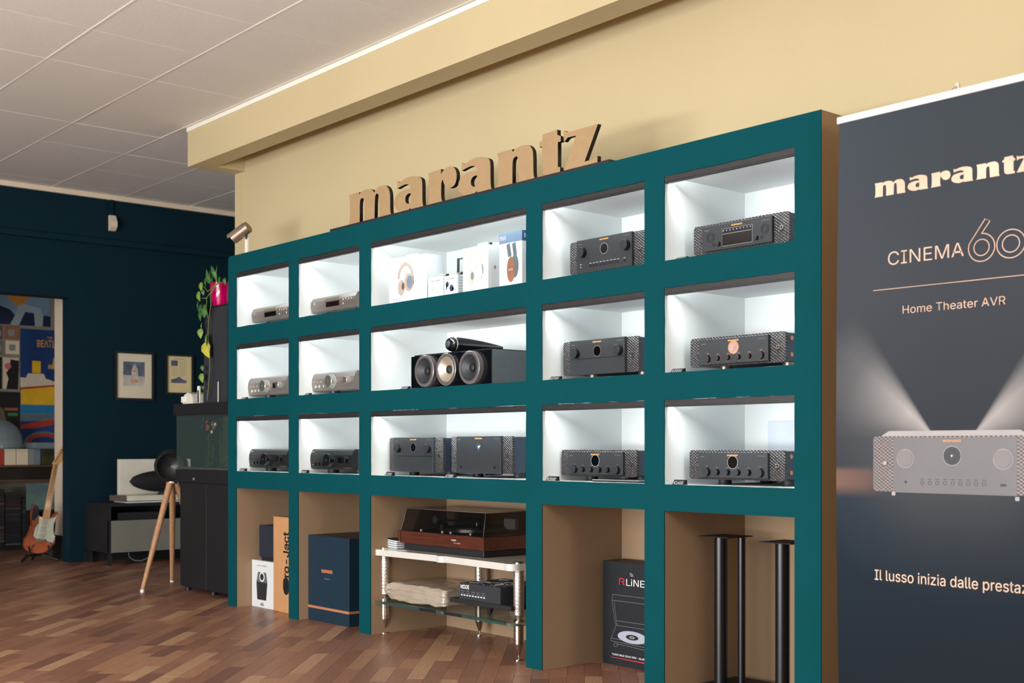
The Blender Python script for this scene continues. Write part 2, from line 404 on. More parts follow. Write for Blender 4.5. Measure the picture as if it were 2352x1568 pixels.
# floor: planks laid on the diagonal
floor = struct(box('floor', -13.5, XR, YF, 3.2, -0.06, -0.004, WOODBASE))
ang = math.radians(90+46.2)
U = Vector((math.cos(ang), math.sin(ang))); V = Vector((-U.y, U.x)); PW = 0.0715
th_ = math.radians(TH); sn, cs = math.sin(th_), math.cos(th_)
def proj(x, y, z=0):
    y += 3.4; z -= 0.93; fw = -sn*x+cs*y
    if fw < 0.3: return None
    return 1176+2800*(cs*x+sn*y)/fw, 1026-2800*z/fw, fw
LENS = [0.24, 0.32, 0.40, 0.48, 0.58]
plank_me = {}
def plank_mesh(li, wi):
    if (li, wi) not in plank_me:
        L = LENS[li]; b = MB(); b.box(0.0006, L-0.0006, 0.0005, PW-0.0005, -0.004, 0.0, 0)
        me = bpy.data.meshes.new('plank'); b.bm.to_mesh(me); b.bm.free(); me.materials.append(WOODS[wi]); plank_me[(li, wi)] = me
    return plank_me[(li, wi)]
planks = []
rnd = random.Random(11)
for r in range(-170, 190):
    s = -12.5 + rnd.random()*0.4
    while s < 13:
        li = rnd.randrange(5); wi = rnd.choices(range(6), [5, 5, 3, 3, 1.6, 5])[0]; L = LENS[li]
        c = U*(s+L/2)+V*((r+.5)*PW)
        if -13.3 < c.x < XR-0.1 and YF+0.1 < c.y < 3.0:
            o2 = U*s+V*(r*PW); p = proj(c.x, c.y)
            vis = 0
            if p and -40 < p[0] < 1930 and p[1] < 1600 and c.y < 0.5 and c.x > -11.3:
                if not (c.y > 0.0 and -6.5 < c.x < -2.4 and p[0] > 1900): vis = 1/p[2]**3*L
            planks.append((vis, o2, li, wi, rnd.uniform(-0.0006, 0.0)))
        s += L
planks.sort(key=lambda q: -q[0])
for vis, o2, li, wi, dz in planks[:295]:
    o = bpy.data.objects.new('plank', plank_mesh(li, wi)); C.objects.link(o); o.parent = floor
    o.location = (o2.x, o2.y, dz); o.rotation_euler = (0, 0, ang)
vs, fs, mi = [], [], []
ia = Matrix.Rotation(-ang, 2)
for vis, o2, li, wi, dz in planks[295:]:
    l = ia @ o2; L = LENS[li]; b0 = len(vs)
    for (x, y, z) in ((0.0006, 0.0005, -0.004), (L-.0006, .0005, -0.004), (L-.0006, PW-.0005, -0.004), (.0006, PW-.0005, -0.004), (0.0006, 0.0005, 0), (L-.0006, .0005, 0), (L-.0006, PW-.0005, 0), (.0006, PW-.0005, 0)):
        vs.append((l.x+x, l.y+y, z+dz))
    for f in ((4, 5, 6, 7), (0, 1, 5, 4), (1, 2, 6, 5), (2, 3, 7, 6), (3, 0, 4, 7)): fs.append([b0+k for k in f]); mi.append(wi)
me = bpy.data.meshes.new('outer_planks'); me.from_pydata(vs, [], fs)
for w_ in WOODS: me.materials.append(w_)
me.polygons.foreach_set('material_index', mi)
o = link('outer_planks', me, floor); o.rotation_euler = (0, 0, ang); o['kind'] = 'stuff'

# ceiling: slab with tiles and grid bars
ceil = struct(box('ceiling', -13.5, XR, YF, 3.2, ZC+0.02, ZC+0.10, CEIL))
CP = 0.592
tme = {}
vs, fs = [], []
def tile_vis(cx, cy):
    p = proj(cx, cy, ZC); return bool(p and -120 < p[0] < 1400 and -140 < p[1] and cy < 1.9 and cx > -9.9)
tm = MB().box(0.0007, CP-0.0007, 0.004, CP-0.004, -0.004, 0.018, 0.0012, 1); tile_me = bpy.data.meshes.new('ceiling_tile'); tm.bm.to_mesh(tile_me); tm.bm.free(); tile_me.materials.append(CEIL)
rb = MB()
for i in range(-8, 17):
    for j in range(-11, 5):
        x0 = -9.75+i*CP+0.26; y0 = 0.134+j*CP
        if x0 < -9.6-CP or x0 > XR-0.1 or y0 > 2.7 or y0 < YF: continue
        if tile_vis(x0+CP/2, y0+CP/2):
            o = bpy.data.objects.new('ceiling_tile', tile_me); C.objects.link(o); o.parent = ceil
            o.location = (x0, y0, ZC+random.uniform(-0.0012, 0.0012))
        else: rb.box(x0+.004, x0+CP-.004, y0+.004, y0+CP-.004, ZC-0.004, ZC+0.018)
o = rb.obj('outer_tiles', CEIL, ceil); o['kind'] = 'stuff'
for j in range(-11, 5):
    y0 = 0.134+j*CP
    if y0 > 3: continue
    box('grid_bar', XL, XR, y0-0.006, y0+0.006, ZC-0.006, ZC+0.019, TBAR, ceil)

# teal left wall with the doorway, back wall, outer walls
wl = MB()
wl.box(XL-0.16, XL, 0.29, 3.2, 0, ZC+0.02); wl.box(XL-0.16, XL, YF, 0.29, 2.13, ZC+0.02); wl.box(XL-0.16, XL, YF, -1.6, 0, 2.13)
wl = struct(wl.obj('wall_left', TEALW))
box('picture_ledge', XL, XL+0.045, YF+0.01, 3.19, 2.58, 2.625, TEALW, wl)
box('ceiling_trim', XL, XL+0.03, YF+0.01, 3.19, ZC-0.045, ZC-0.006, POSTW, wl)
box('upper_wall_band', XL, XL+0.012, YF+0.01, 3.19, 2.625, 2.95, TEALW, wl)
struct(box('baseboard_left', XL, XL+0.012, 0.40, 3.18, 0, 0.075, BLACK))
wb = struct(box('wall_back', -7.37, XR, 0.5, 0.62, 0, ZC+0.02, BEIGE))
box('corner_bead', -7.372, -7.285, 0.496, 0.5, 0, 2.75, BEIGE, wb)
struct(box('wall_rear_recess', -9.9, -7.37, 3.1, 3.2, 0, ZC+0.02, TEALW))
struct(box('wall_right', XR, XR+0.1, YF, 0.62, 0, ZC+0.02, BEIGE))
wf = MB(); wf.box(-9.75, XR, YF-0.1, YF, 2.7, ZC+0.02); wf.box(-9.75, XR, YF-0.1, YF, 0, 0.15)
wf.box(-9.75, -6.5, YF-0.1, YF, 0.15, 2.7); wf.box(2.2, XR, YF-0.1, YF, 0.15, 2.7)
wf = struct(wf.obj('wall_front', BEIGE))
# dropped ceiling beam box over the display, hollow underneath
bm_ = MB(); bm_.box(-7.37, XR, 0.157, 0.295, 2.745, ZC-0.03); bm_.box(-7.37, -7.24, 0.295, 0.5, 2.745, ZC-0.03); bm_.box(-7.24, XR, 0.295, 0.5, 2.93, ZC-0.006)
beam = struct(bm_.obj('trim_beam', BEIGE)); 
box('white_edge_strip', -7.372, XR, 0.15, 0.295, ZC-0.03, ZC-0.004, WHITET, beam)

# back room seen through the doorway
struct(box('wall_shop_room', -11.85, -11.72, -2.5, 3.0, 0, ZC+0.02, mat('shop_room_wall', (140, 132, 120), 0.8)))
pw = struct(box('trim_white_pillar', -10.32, -10.08, 0.375, 0.62, 0.19, ZC, POSTW))
struct(box('wall_door_return', -11.72, -9.91, 1.30, 1.40, 0, ZC+0.02, POSTW))

# ================================================================== DISPLAY UNIT
unit = thing('display_shelving', 'long teal-painted display wall unit with white lit niches and open beige floor bays', 'shelving', (-6.517, 0, 0))
UX = 6.517
cols = [(-6.416, -5.824), (-5.723, -5.134), (-5.033, -3.868), (-3.767, -3.186), (-3.085, -2.497)]
rows = [(1.625, 1.941), (1.207, 1.523), (0.790, 1.106)]
LZ = 0.692; UTOP = 2.045; X1 = -2.391
def wob(a, b, n, amp, horiz):
    # slightly hand-cut edge
    pts = []
    for k in range(n):
        t = k/n; q = (a[0]+(b[0]-a[0])*t, a[1]+(b[1]-a[1])*t); w = 0 if k == 0 else random.uniform(-amp, amp)
        pts.append((q[0], q[1]+w) if horiz else (q[0]+w, q[1]))
    return pts
def hole(x0, x1, z0, z1):
    p = [(x0, z0), (x1, z0), (x1, z1), (x0, z1)]
    return wob(p[0], p[1], 10, .0006, True)+wob(p[1], p[2], 8, .0007, False)+[(q[0], q[1]-abs(q[1]-z1)) for q in wob(p[2], p[3], 12, .0014, True)]+wob(p[3], p[0], 8, .0009, False)
out = [(0, 0), ]
outer = [(-6.517, 0)]
for i, (a, b) in enumerate(cols):
    outer += [(a, 0), (a, LZ), (b, LZ), (b, 0)]
outer += [(X1, 0), (X1, UTOP), (-6.517+.012, UTOP), (-6.517, UTOP-.012)]
polys = [[(x+UX, z) for x, z in outer]]
for a, b in cols:
    for z0, z1 in rows: polys.append([(x+UX, z) for x, z in hole(a, b, z0, z1)])
me = curve_mesh(polys, 0.004, 'XZ', (0, 0.002, 0)); me.materials.append(TEAL); link('face_frame', me, unit)
xs_ = [-6.517, -6.416, -5.824, -5.723, -5.134, -5.033, -3.868, -3.767, -3.186, -3.085, -2.497, -2.391]
DP = 0.475
t_ = 0.006
box('side_panel', X1-0.012+UX, X1+UX, 0.004, 0.5, 0, UTOP, BAYB, unit)
box('side_panel', 0, 0.012, 0.004, 0.5, 0, UTOP-0.012, TEAL, unit)
box('top_panel', 0, X1+UX-.012, 0.004, 0.5, UTOP-0.012, UTOP, TEAL, unit)
def liner(a, b, z0, z1, floor_=True):
    m = MB(); a += UX; b += UX
    m.box(a-t_, a, .0042, DP+t_, z0-(t_ if floor_ else 0), z1+t_); m.box(b, b+t_, .0042, DP+t_, z0-(t_ if floor_ else 0), z1+t_)
    m.box(a, b, .0042, DP+t_, z1, z1+t_); m.box(a, b, DP, DP+t_, z0, z1)
    if floor_: m.box(a, b, .0042, DP+t_, z0-t_, z0)
    return m
for ci, (a, b) in enumerate(cols):
    for z0, z1 in rows:
        liner(a, b, z0, z1).obj('niche', WHITEW, unit)
        m = MB(); m.box(a+UX+.001, b+UX-.001, 0.0042, 0.007, z1-0.027, z1-0.0002); m.box(a+UX+.001, b+UX-.001, 0.003, 0.02, z1-0.027, z1-0.0225)
        m.box(a+UX+.001, b+UX-.001, 0.001, 0.004, z1-0.022, z1-0.004)
        p = m.obj('light_profile', BLACKLEAF, unit)
        m = MB(); m.poly([(a+UX+.01, .012, z1-.006), (a+UX+.01, .022, z1-.010), (b+UX-.01, .022, z1-.010), (b+UX-.01, .012, z1-.006)])
        led = m.obj('led_strip', LEDW, p)
    liner(a, b, 0.0, LZ, False).obj('floor_bay', BAYB, unit)
# stray wire with a bright diode under the profile of the centre niche
m = MB().tube([(-5.00+UX, .02, 1.503), (-4.97+UX, .03, 1.497), (-4.93+UX, .03, 1.501), (-4.88+UX, .02, 1.503)], .0012, 6)
m.obj('loose_wire', BLACK, unit)
MB().lathe([(0.0005, -.004), (.004, 0), (.0005, .004)], (-4.915+UX, .03, 1.500), n=10, close=False).obj('led_diode', LEDW, unit)

# ================================================================== SIGN
sign = thing('shop_sign', 'large fibreboard name lettering with black edges standing on the display unit', 'sign', (-5.41, 0.0, UTOP))
box('sign_base', 0, 2.035, 0.002, 0.045, 0, 0.012, mat('black_sign_base', (34, 36, 44), 0.4, var=0.15), sign)
SX = 5.41-5.248
for k, l in enumerate(logo_polys(SX, 0.012, 11.857*0.1519, 0.154)):
    me = curve_mesh(l, 0.020, 'XZ', (0, 0.020, 0)); me.materials.append(BLACK); me.materials.append(MDF)
    for p in me.polygons:
        if p.normal.y < -0.9: p.material_index = 1
    link('letter', me, sign)

# ================================================================== ELECTRONICS
def feet(root, W_, D_, y0, h=.02, m=BLACK, r=.022, xs=(.1, -.1), ring=None):
    for fx in xs:
        for fy in (y0+.06, D_-.05):
            x = fx if fx > 0 else W_+fx
            b = MB(); b.lathe([(r, 0), (r, h)], (x, fy, 0))
            f = b.obj('foot', ring or m, root)
def knob(root, x, z, r, p, y0, name='knob', face=KNOB, side=KNOBS, pointer=False):
    b = MB(); b.lathe([(r*1.06, 0), (r, -p*.15), (r, -p+.001)], (x, y0, z), 'Y', 32, close=False)
    b.mi = 1; b.lathe([(r, -p+.001), (r-.0012, -p), (.0001, -p)], (x, y0, z), 'Y', 32, close=False)
    k = b.obj(name, [side, face], root)
    return k
def button(root, x, z, r, y0, m=KNOBS, p=.003, name='button', n=16):
    return MB().lathe([(r, 0), (r, -p*.8), (r*.8, -p), (.0001, -p)], (x, y0, z), 'Y', n, close=False).obj(name, m, root)
def ringp(root, name, x, z, r0, r1, y, m, n=36, p=.0012):
    return print_shape(name, [ring_pts(x, z, r1, r1, n), ring_pts(x, z, r0, r0, n)], y, m, root, thick=p)

def hifi(label, x0, y0, z0, kind, W_=.434, H=.108, f=.02, D_=.375, group=None, litdial=False, side_screws=False, name='amplifier', cat='amplifier', ringf=None):
    t = thing(name, label, cat, (x0, y0, z0), 0, group)
    # front slab with rounded corners and diamond relief on its wings
    me = curve_mesh([rrect(0, W_, f, f+H, .012)], .014, 'XZ', (0, .015, 0)); me.materials.append(WING); link('fascia', me, t)
    box('chassis', .006, W_-.006, .022, D_, f+.004, f+H-.003, DGREY2, t, .002, seg=1)
    pl, pr = .05, W_-.065
    tall = kind in ('receiver', 'receiver_flap', 'power')
    z_0, z_1 = (f-.001, f+H+.001) if tall else (f+.007, f+H-.008)
    box('centre_panel', pl, pr, -.004, .012, z_0, z_1, DGREY, t, .0015, seg=1)
    yp = -.0042
    cx = (pl+pr)/2+.004
    button(t, .038, f+H*.5-(0.001 if not tall else 0), .0072, .008, DGREY2, .003, 'power_button', 20)
    j = MB(); j.lathe([(.0075, 0), (.0075, -.003), (.0045, -.003), (.0045, 0)], (W_-.031, .008, f+H*.5), 'Y', 20, close=False); j.obj('headphone_socket', CHROME, t)
    logo('logo_print', cx-.026, z_1-.0135, .05, .0055, yp, GOLDP, t)
    box('small_print', pl+.012, pl+.032, yp, yp+.0002, z_1-.017, z_1-.0158, GREYP, t)
    box('small_print', pr-.045, pr-.010, yp, yp+.0002, z_1-.013, z_1-.0122, GREYP, t)
    if kind == 'amp':
        zp = f+.064
        ringp(t, 'dial_ring', cx, zp, .0225, .0245, yp, COPPER if litdial else GREYP)
        print_shape('dial_window', [ring_pts(cx, zp, .0225, .0225)], yp, DIALLIT if litdial else DISPLAY, t, thick=.0008)
        for kx, r in ((-.121, .0165), (-.072, .0115), (-.024, .0115), (.024, .0115), (.072, .0115), (.124, .0165)):
            knob(t, cx+kx, f+.028, r, .014, -.004)
            box('small_print', cx+kx-.006, cx+kx+.006, yp, yp+.0002, f+.028+r+.004, f+.028+r+.005, GREYP, t)
            if litdial: ringp(t, 'knob_ring', cx+kx, f+.028, r+.0005, r+.0018, yp-.0005, COPPER, 24)
    elif kind in ('receiver', 'receiver_flap'):
        zp = f+H-.048 if kind == 'receiver' else f+H-.048
        ringp(t, 'dial_ring', cx, zp, .0205, .022, yp, GREYP if kind == 'receiver' else COPPER)
        print_shape('dial_window', [ring_pts(cx, zp, .0205, .0205)], yp, DISPLAY, t, thick=.0008)
        for kx in (-.121, .125): knob(t, cx+kx, zp-.003, .0205, .02, -.004)
        if kind == 'receiver':
            for k in range(9):
                bx = cx-.078+k*.0196
                button(t, bx, f+.024, .0052, -.004); 
                box('small_print', bx-.006, bx+.006, yp, yp+.0002, f+.034, f+.0352, WHITEP, t)
            button(t, pl+.027, f+.024, .003, -.004, GOLDP, .001, 'headphone_jack')
            box('usb_port', pr-.046, pr-.032, -.0046, -.004, f+.021, f+.026, KNOBS, t)
            for dx in (pl+.027, pr-.039): box('small_print', dx-.006, dx+.006, yp, yp+.0002, f+.034, f+.0352, WHITEP, t)
        else:
            box('flap_gap', pl+.001, pr, -.0046, -.0038, f+H*.455, f+H*.455+.0015, KNOBS, t)
    elif kind == 'power':
        ringp(t, 'dial_ring', cx, f+H-.047, .0205, .0215, yp, KNOBS)
        print_shape('dial_window', [ring_pts(cx, f+H-.047, .0205, .0205)], yp, DGREY2, t, thick=.0008)
        print_shape('emblem', [[(cx-.008, f+H-.045), (cx+.012, f+H-.041), (cx+.012, f+H-.047), (cx+.006, f+H-.050), (cx, f+H-.056), (cx-.002, f+H-.049)]], yp-.0006, WHITEP, t)
        for sx in (.035, -.042): button(t, (pl if sx > 0 else pr)+sx, f+.028, .006, -.004, KNOBS, .002, 'panel_screw')
    elif kind == 'player':
        fr = box('display_frame', cx-.0675, cx+.071, -.0052, -.0035, f+.017, f+.080, GREYP, t)
        d = box('display', cx-.066, cx+.0695, -.0062, -.0035, f+.0182, f+.0788, DISPLAY, t)
        box('tray_lip', cx-.064, cx+.0675, -.0068, -.0055, f+.060, f+.0615, GREYP, t)
        for k in range(9): box('status_light', cx-.062+k*.0155, cx-.060+k*.0155, -.0068, -.006, f+.072, f+.074, LEDB, t)
        for kx in (-.122, .126):
            ringp(t, 'button_ring', cx+kx, f+.056, .0165, .0178, yp, KNOBS); ringp(t, 'button_ring', cx+kx, f+.056, .011, .012, yp, KNOBS)
        for kx in (-.084, .088): knob(t, cx+kx, f+.028, .008, .01, -.004)
        for kx in (-.106, .112): button(t, cx+kx, f+.028, .005, -.004)
    # sides and feet
    for fx in (.115, W_-.032):
        for fy in (.075, D_-.05):
            MB().lathe([(.024, 0), (.0245, .002), (.0245, f+.003)], (fx, fy, 0)).obj('foot', [ringf or BLACK], t)
    if side_screws:
        for zz in (.028, H-.022): MB().lathe([(.008, 0), (.008, .003), (.0001, .003)], (W_-.006, .05, f+zz), 'X', 16, close=False).obj('side_screw', COPPER, t)
    return t
FOOTC = mat('foot_bronze_ring', (120, 108, 104), 0.3, metal=0.8)
hifi('black network disc player with wide display screen, alone in top right niche', -3.025, .09, 1.625, 'player', .434, .108, name='disc_player', cat='disc player', side_screws=True)
hifi('black amplifier with glowing round dial and copper rings, middle right niche', -3.041, .09, 1.207, 'amp', .434, .108, litdial=True, side_screws=True, ringf=FOOTC)
hifi('black amplifier with dark ringed dial and six knobs, lowest lit niche at far right', -3.046, .09, .79, 'amp', .437, .108, side_screws=True)
hifi('black surround receiver with row of nine small buttons, top niche of fourth column', -3.70, .09, 1.625, 'receiver', .43, .134, name='receiver', cat='receiver')
hifi('black flap-front receiver with copper-ringed dial, middle niche of fourth column', -3.741, .09, 1.207, 'receiver_flap', .432, .140, name='receiver', cat='receiver', ringf=FOOTC)
hifi('black six-knob amplifier standing over flat magazines, lower lit niche of fourth column', -3.753, .09, .79, 'amp', .434, .108)
hifi('tall black two-knob processor at left of wide lower lit niche', -5.008, .09, .79, 'receiver_flap', .438, .165, name='processor', cat='receiver')
pa = hifi('tall black knobless power amplifier at right of wide lower lit niche', -4.506, .09, .79, 'power', .436, .168, name='power_amplifier', cat='amplifier')
vm = MB()
for r in range(14):
    for c in range(3): vm.box(.4301, .4306, .10+c*.016, .11+c*.016, .04+r*.0095, .045+r*.0095)
for k in range(14):
    for c in range(3): pass
vm.obj('vent_slots', KNOBS, pa)
# magazines below the fourth-column amplifier
tag(box('magazine', -3.52, -3.25, .05, .25, .7905, .795, BLACK), 'black magazine lying lowest under the six-knob amplifier of the fourth column', 'magazine')
tag(box('magazine', -3.54, -3.28, .07, .27, .7955, .799, GREYP), 'grey magazine lying on the black one under the six-knob amplifier', 'magazine')
# white leaning panel behind the lowest right amplifier
t = box('leaning_panel', -2.958, -2.51, .455, .472, .7905, 1.03, mat('pale_blue_grey_panel', (205, 214, 226), .4), None, .002)
tag(t, 'pale grey-blue panel standing against the back behind lowest right amplifier', 'panel')

# older style units (two left columns)
def curvefront(W_, H, f, m, root, D_=.33):
    # rounded-top fascia profile extruded along x
    prof = [(0.012, f), (0.0, f+.006), (-.006, f+H*.45), (-.004, f+H*.7), (.006, f+H*.93), (.016, f+H), (.03, f+H), (.03, f)]
    b = MB(); b.prism(prof, .0, W_, 'YZ'); b.obj('fascia', m, root)
def classic(label, x0, y0, z0, kind, colr, W_=.434, H=.105, disp=False, dispred=False, name='amplifier', cat='amplifier', f=.02):
    t = thing(name, label, cat, (x0, y0, z0))
    silver = colr == 'silver'
    fm = SILV if silver else BLACKF
    curvefront(W_, H, f, fm, t)
    box('chassis', .005, W_-.005, .03, .335, f+.002, f+H-.001, SILSIDE if silver else DGREY2, t, .001, seg=1)
    kf, ks = (SILVC, SILVC) if silver else (KNOBS, BLACKG)
    yp = -.0068
    if kind == 'amp':
        K = knob(t, .218, f+.050, .0335, .030, -.004, 'volume_knob', kf, ks)
        ringp(t, 'knob_recess', .216, f+.050, .034, .038, yp+.001, GREYP if silver else KNOBS)
        box('pointer', .215, .221, -.0345, -.0335, f+.050-.001, f+.050+.0015, GOLDP, t)
        knob(t, .369, f+.052, .0185, .024, -.004, 'selector_knob', kf, ks)
        for k in range(3): knob(t, .068+k*.035, f+.026, .0095, .014, -.004, 'tone_knob', kf, ks)
        for k in range(3): button(t, .038+k*.035 if k else .038, f+.052, .0035, -.005, kf, .003)
        button(t, .036, f+.024, .003, -.005, GOLDP, .001, 'headphone_jack')
        if disp: box('display', .288, .327, -.0075, -.005, f+.036, f+.064, DISPLAY, t)
        else:
            for k in range(2): button(t, .306, f+.03+k*.022, .002, -.0055, kf, .002)
        for fx in (.125, W_-.035):
            for fy in (.07, .29): MB().lathe([(.03, 0), (.031, .003), (.031, f+.004)], (fx, fy, 0)).obj('foot', BLACK if not silver else FOOTD, t)
    else:
        box('disc_tray', .149, .290, -.0085, -.004, f+.053, f+.069, TRAY, t, .001, seg=1)
        box('display', .155, .281, -.0078, -.004, f+.021, f+.047, DISPLAYR if dispred else DISPLAY, t)
        for k in range(4): button(t, .318+k*.025, f+.050, .006, -.004, kf, .004)
        for bx in ((.318, .396) if not dispred else (.318,)): button(t, bx, f+.028, .006, -.004, kf, .004)
        button(t, .040, f+.049, .0075, -.004, kf, .004, 'power_button')
        if not dispred: button(t, .040, f+.028, .003, -.004, KNOBS, .001, 'headphone_jack')
        for fx in (.10, W_-.06):
            for fy in (.07, .29): MB().lathe([(.03, 0), (.03, f+.004)], (fx, fy, 0)).obj('foot', FOOTD, t)
    text('brand_print', 'DENON', .018, f+H-.017, .030, .006, yp+.0035, WHITEP if not silver else GREYP, t)
    box('small_print', W_-.075, W_-.012, yp+.003, yp+.0033, f+.010, f+.011, GREYP, t)
    return t
BLACKF = mat('satin_black_fascia', (18, 17, 18), .42, metal=.2, var=.06, nscale=80)
SILSIDE = mat('light_chassis_silver', (205, 208, 212), .35, metal=.5)
FOOTD = mat('dark_foot_blue', (50, 56, 72), .35, metal=.4)
TRAY = mat('tray_gold_grey', (160, 150, 132), .35, metal=.6)
DISPLAYR = mat('display_dim_red', (26, 8, 12), .12, var=.5, nscale=12, coat=1)
classic('silver disc player with black display, top niche of leftmost column', -6.373, .08, 1.625, 'cd', 'silver', .434, .084, name='disc_player', cat='disc player', f=.026)
classic('silver disc player with dim red display, top niche of second column', -5.716, .08, 1.625, 'cd', 'silver', .434, .082, dispred=True, name='disc_player', cat='disc player', f=.026)
classic('silver amplifier with small square display, middle niche of leftmost column', -6.416, .08, 1.207, 'amp', 'silver', .436, .105, disp=True)
classic('silver amplifier without display, middle niche of second column', -5.734, .09, 1.207, 'amp', 'silver', .426, .1)
classic('black amplifier without display, lower lit niche of leftmost column', -6.431, .085, .79, 'amp', 'black', .430, .108).location.x = -6.412
classic('black amplifier with small square display, lower lit niche of second column', -5.734, .08, .79, 'amp', 'black', .422, .108, disp=True)

# centre channel loudspeaker with tweeter pod
spk = thing('centre_speaker', 'long black three-driver centre loudspeaker with tweeter pod, wide middle niche', 'speaker', (-4.755, .05, 1.207))
SW, SH = .605, .155
b = MB(); b.box(0, SW, 0, .38, .003, SH, .003, 1); b.obj('cabinet', [SPKSIDE], spk)
box('baffle', .001, SW-.001, -.004, .001, .0035, SH-.0005, BLACKG, spk)
b = MB()
for k in range(38): b.box(.02+k*.0152, .0275+k*.0152, .002, .30, SH-.0005, SH+.006)
o = b.obj('top_grille', BLACK, spk); 
def driver(cx, r, ringm, conem, capm, capr):
    b = MB(); b.lathe([(r*1.0, 0), (r, -.006), (r*.97, -.009), (r*.80, -.009), (r*.78, -.004)], (cx, -.004, .080), 'Y', 40, close=False)
    d = b.obj('driver', ringm, spk)
    b = MB(); b.lathe([(r*.78, -.004), (r*.72, -.008), (r*.66, -.004), (r*.62, -.002), (r*.24, .022)], (cx, -.004, .080), 'Y', 40, close=False)
    b.mi = 1; b.lathe([(r*.24, .022), (r*.22, .012), (r*.12, .008), (.0001, .007)], (cx, -.004, .080), 'Y', 24, close=False)
    b.obj('cone', [conem, capm], d)
RINGM = mat('satin_trim_ring', (152, 146, 148), .3, metal=.7)
CONED = mat('dark_cone_paper', (40, 46, 54), .5, var=.08)
CONES = mat('silver_woven_cone', (200, 190, 176), .3, metal=.6, var=.12, nscale=60)
# recess cut is avoided: the cones sit on a raised plate
for cx, a in ((.135, 0), (.302, 1), (.474, 0)):
    r = .074
    b = MB(); b.lathe([(r+.001, 0), (r+.001, -.026)], (cx, .000, .080), 'Y', 40, close=False); 
    d = b.obj('driver', RINGM if not a else BLACK, spk)
    b = MB(); b.lathe([(r+.001, -.026), (r*.97, -.029), (r*.82, -.0285), (r*.80, -.024)], (cx, 0, .080), 'Y', 44, close=False)
    b.obj('trim_ring', RINGM, d)
    b = MB(); b.lathe([(r*.80, -.024), (r*.74, -.028), (r*.68, -.024), (r*.64, -.023), (r*.26, -.006)], (cx, 0, .080), 'Y', 44, close=False)
    b.mi = 1; b.lathe([(r*.26, -.006), (r*.24, -.012), (r*.14, -.016), (.0001, -.017)], (cx, 0, .080), 'Y', 24, close=False)
    b.obj('cone', [CONES if a else CONED, BLACK], d)
b = MB(); b.lathe([(.0001, -.028), (.013, -.027), (.014, -.024), (.026, -.022), (.032, -.012), (.033, 0), (.034, .01), (.034, .05), (.031, .10), (.026, .16), (.019, .22), (.012, .27), (.007, .30), (.0001, .303)], (.318, .0, SH+.040), 'Y', 32, close=False)
tw = b.obj('tweeter_pod', BLACKG, spk)
b = MB(); b.lathe([(.0335, .002), (.0355, .004), (.0355, .007), (.0335, .009)], (.318, 0, SH+.040), 'Y', 32, close=False); b.obj('pod_ring', CHROME, tw)
MB().lathe([(.0155, -.026), (.015, -.029), (.008, -.031), (.0001, -.0315)], (.318, 0, SH+.040), 'Y', 24, close=False).obj('tweeter_dome', mat('dome_grey', (95, 105, 120), .3, metal=.5), tw)
box('pod_foot', .306, .330, .04, .14, SH, SH+.010, BLACKG, spk)

# headphone boxes in the wide top niche
Z1 = 1.625
def carton(name, label, x0, y0, z0, w, d, h, m, cat='box', rz=0, group=None, bev=.001):
    t = thing(name, label, cat, (x0, y0, z0), rz, group)
    box('carton', 0, w, 0, d, 0, h, m, t, bev, seg=1)
    return t
def hp_print(t, cx, cz, s, m, mcup, dark):
    # over-ear headphones drawn flat on the box
    y = -.0006
    arc_o = ring_pts(cx-.005*s, cz+.01*s, .056*s, .070*s, 26, 5, 185); arc_i = ring_pts(cx-.004*s, cz+.006*s, .043*s, .055*s, 26, 185, 5)
    print_shape('headband_print', [arc_o+arc_i], y, m, t)
    print_shape('ear_cup_print', [ring_pts(cx-.035*s, cz-.040*s, .024*s, .038*s, 28)], y-.0004, m, t)
    print_shape('ear_cup_print', [ring_pts(cx-.022*s, cz-.034*s, .010*s, .018*s, 20)], y-.0012, dark, t)
    print_shape('ear_cup_print', [ring_pts(cx+.020*s, cz-.018*s, .033*s, .044*s, 30)], y-.0008, m, t)
    print_shape('ear_cup_print', [ring_pts(cx+.026*s, cz-.018*s, .021*s, .032*s, 28)], y-.0014, mcup, t)
    print_shape('hinge_print', [line_poly((cx+.050*s, cz+.012*s), (cx+.054*s, cz-.03*s), .004*s)], y-.0008, dark, t)
SILP = mat('silver_grey_print', (120, 134, 150), .4, var=.1, nscale=30)
t = carton('headphone_box', 'white box printed with cream headphones, leftmost in the top niche', -4.915, .03, Z1, .272, .10, .222, BOXW, rz=.10)
hp_print(t, .125, .115, 1.0, CREAMP, SILP, CREAMD)
text('maker_print', 'Bowers & Wilkins', .075, .197, .112, .009, -.0006, GREYP, t)
text('model_print', 'Px8 S2', .03, .012, .06, .012, -.0006, GREYP, t)
box('hang_tab', .09, .18, .03, .032, .222, .236, BOXW, t, .0005)
t = carton('earphone_box', 'small white box with faint cream earbuds, beside the leftmost headphone box', -4.612, .04, Z1, .120, .06, .098, BOXW)
text('maker_print', 'Bowers & Wilkins', .025, .078, .07, .006, -.0006, GREYP, t)
for px, pz in ((.04, .045), (.07, .028)): print_shape('earbud_print', [ring_pts(px, pz, .013, .012, 20)], -.0006, CREAMP2, t)
box('hang_tab', .045, .095, .03, .031, .098, .112, BOXW, t)
t = carton('earphone_box', 'small white box with dark blue earbuds, in the top niche', -4.487, .04, Z1, .100, .045, .094, BOXW)
text('maker_print', 'Bowers & Wilkins', .02, .076, .055, .006, -.0006, GREYP, t)
for px, pz, rr in ((.024, .055, .011), (.055, .035, .0135), (.066, .030, .008)): print_shape('earbud_print', [ring_pts(px, pz, rr, rr*1.15, 20)], -.0006, BLUEGP, t)
print_shape('earbud_print', [[(.014, .035), (.020, .03), (.026, .055), (.016, .055)]], -.0006, BLUEGP, t)
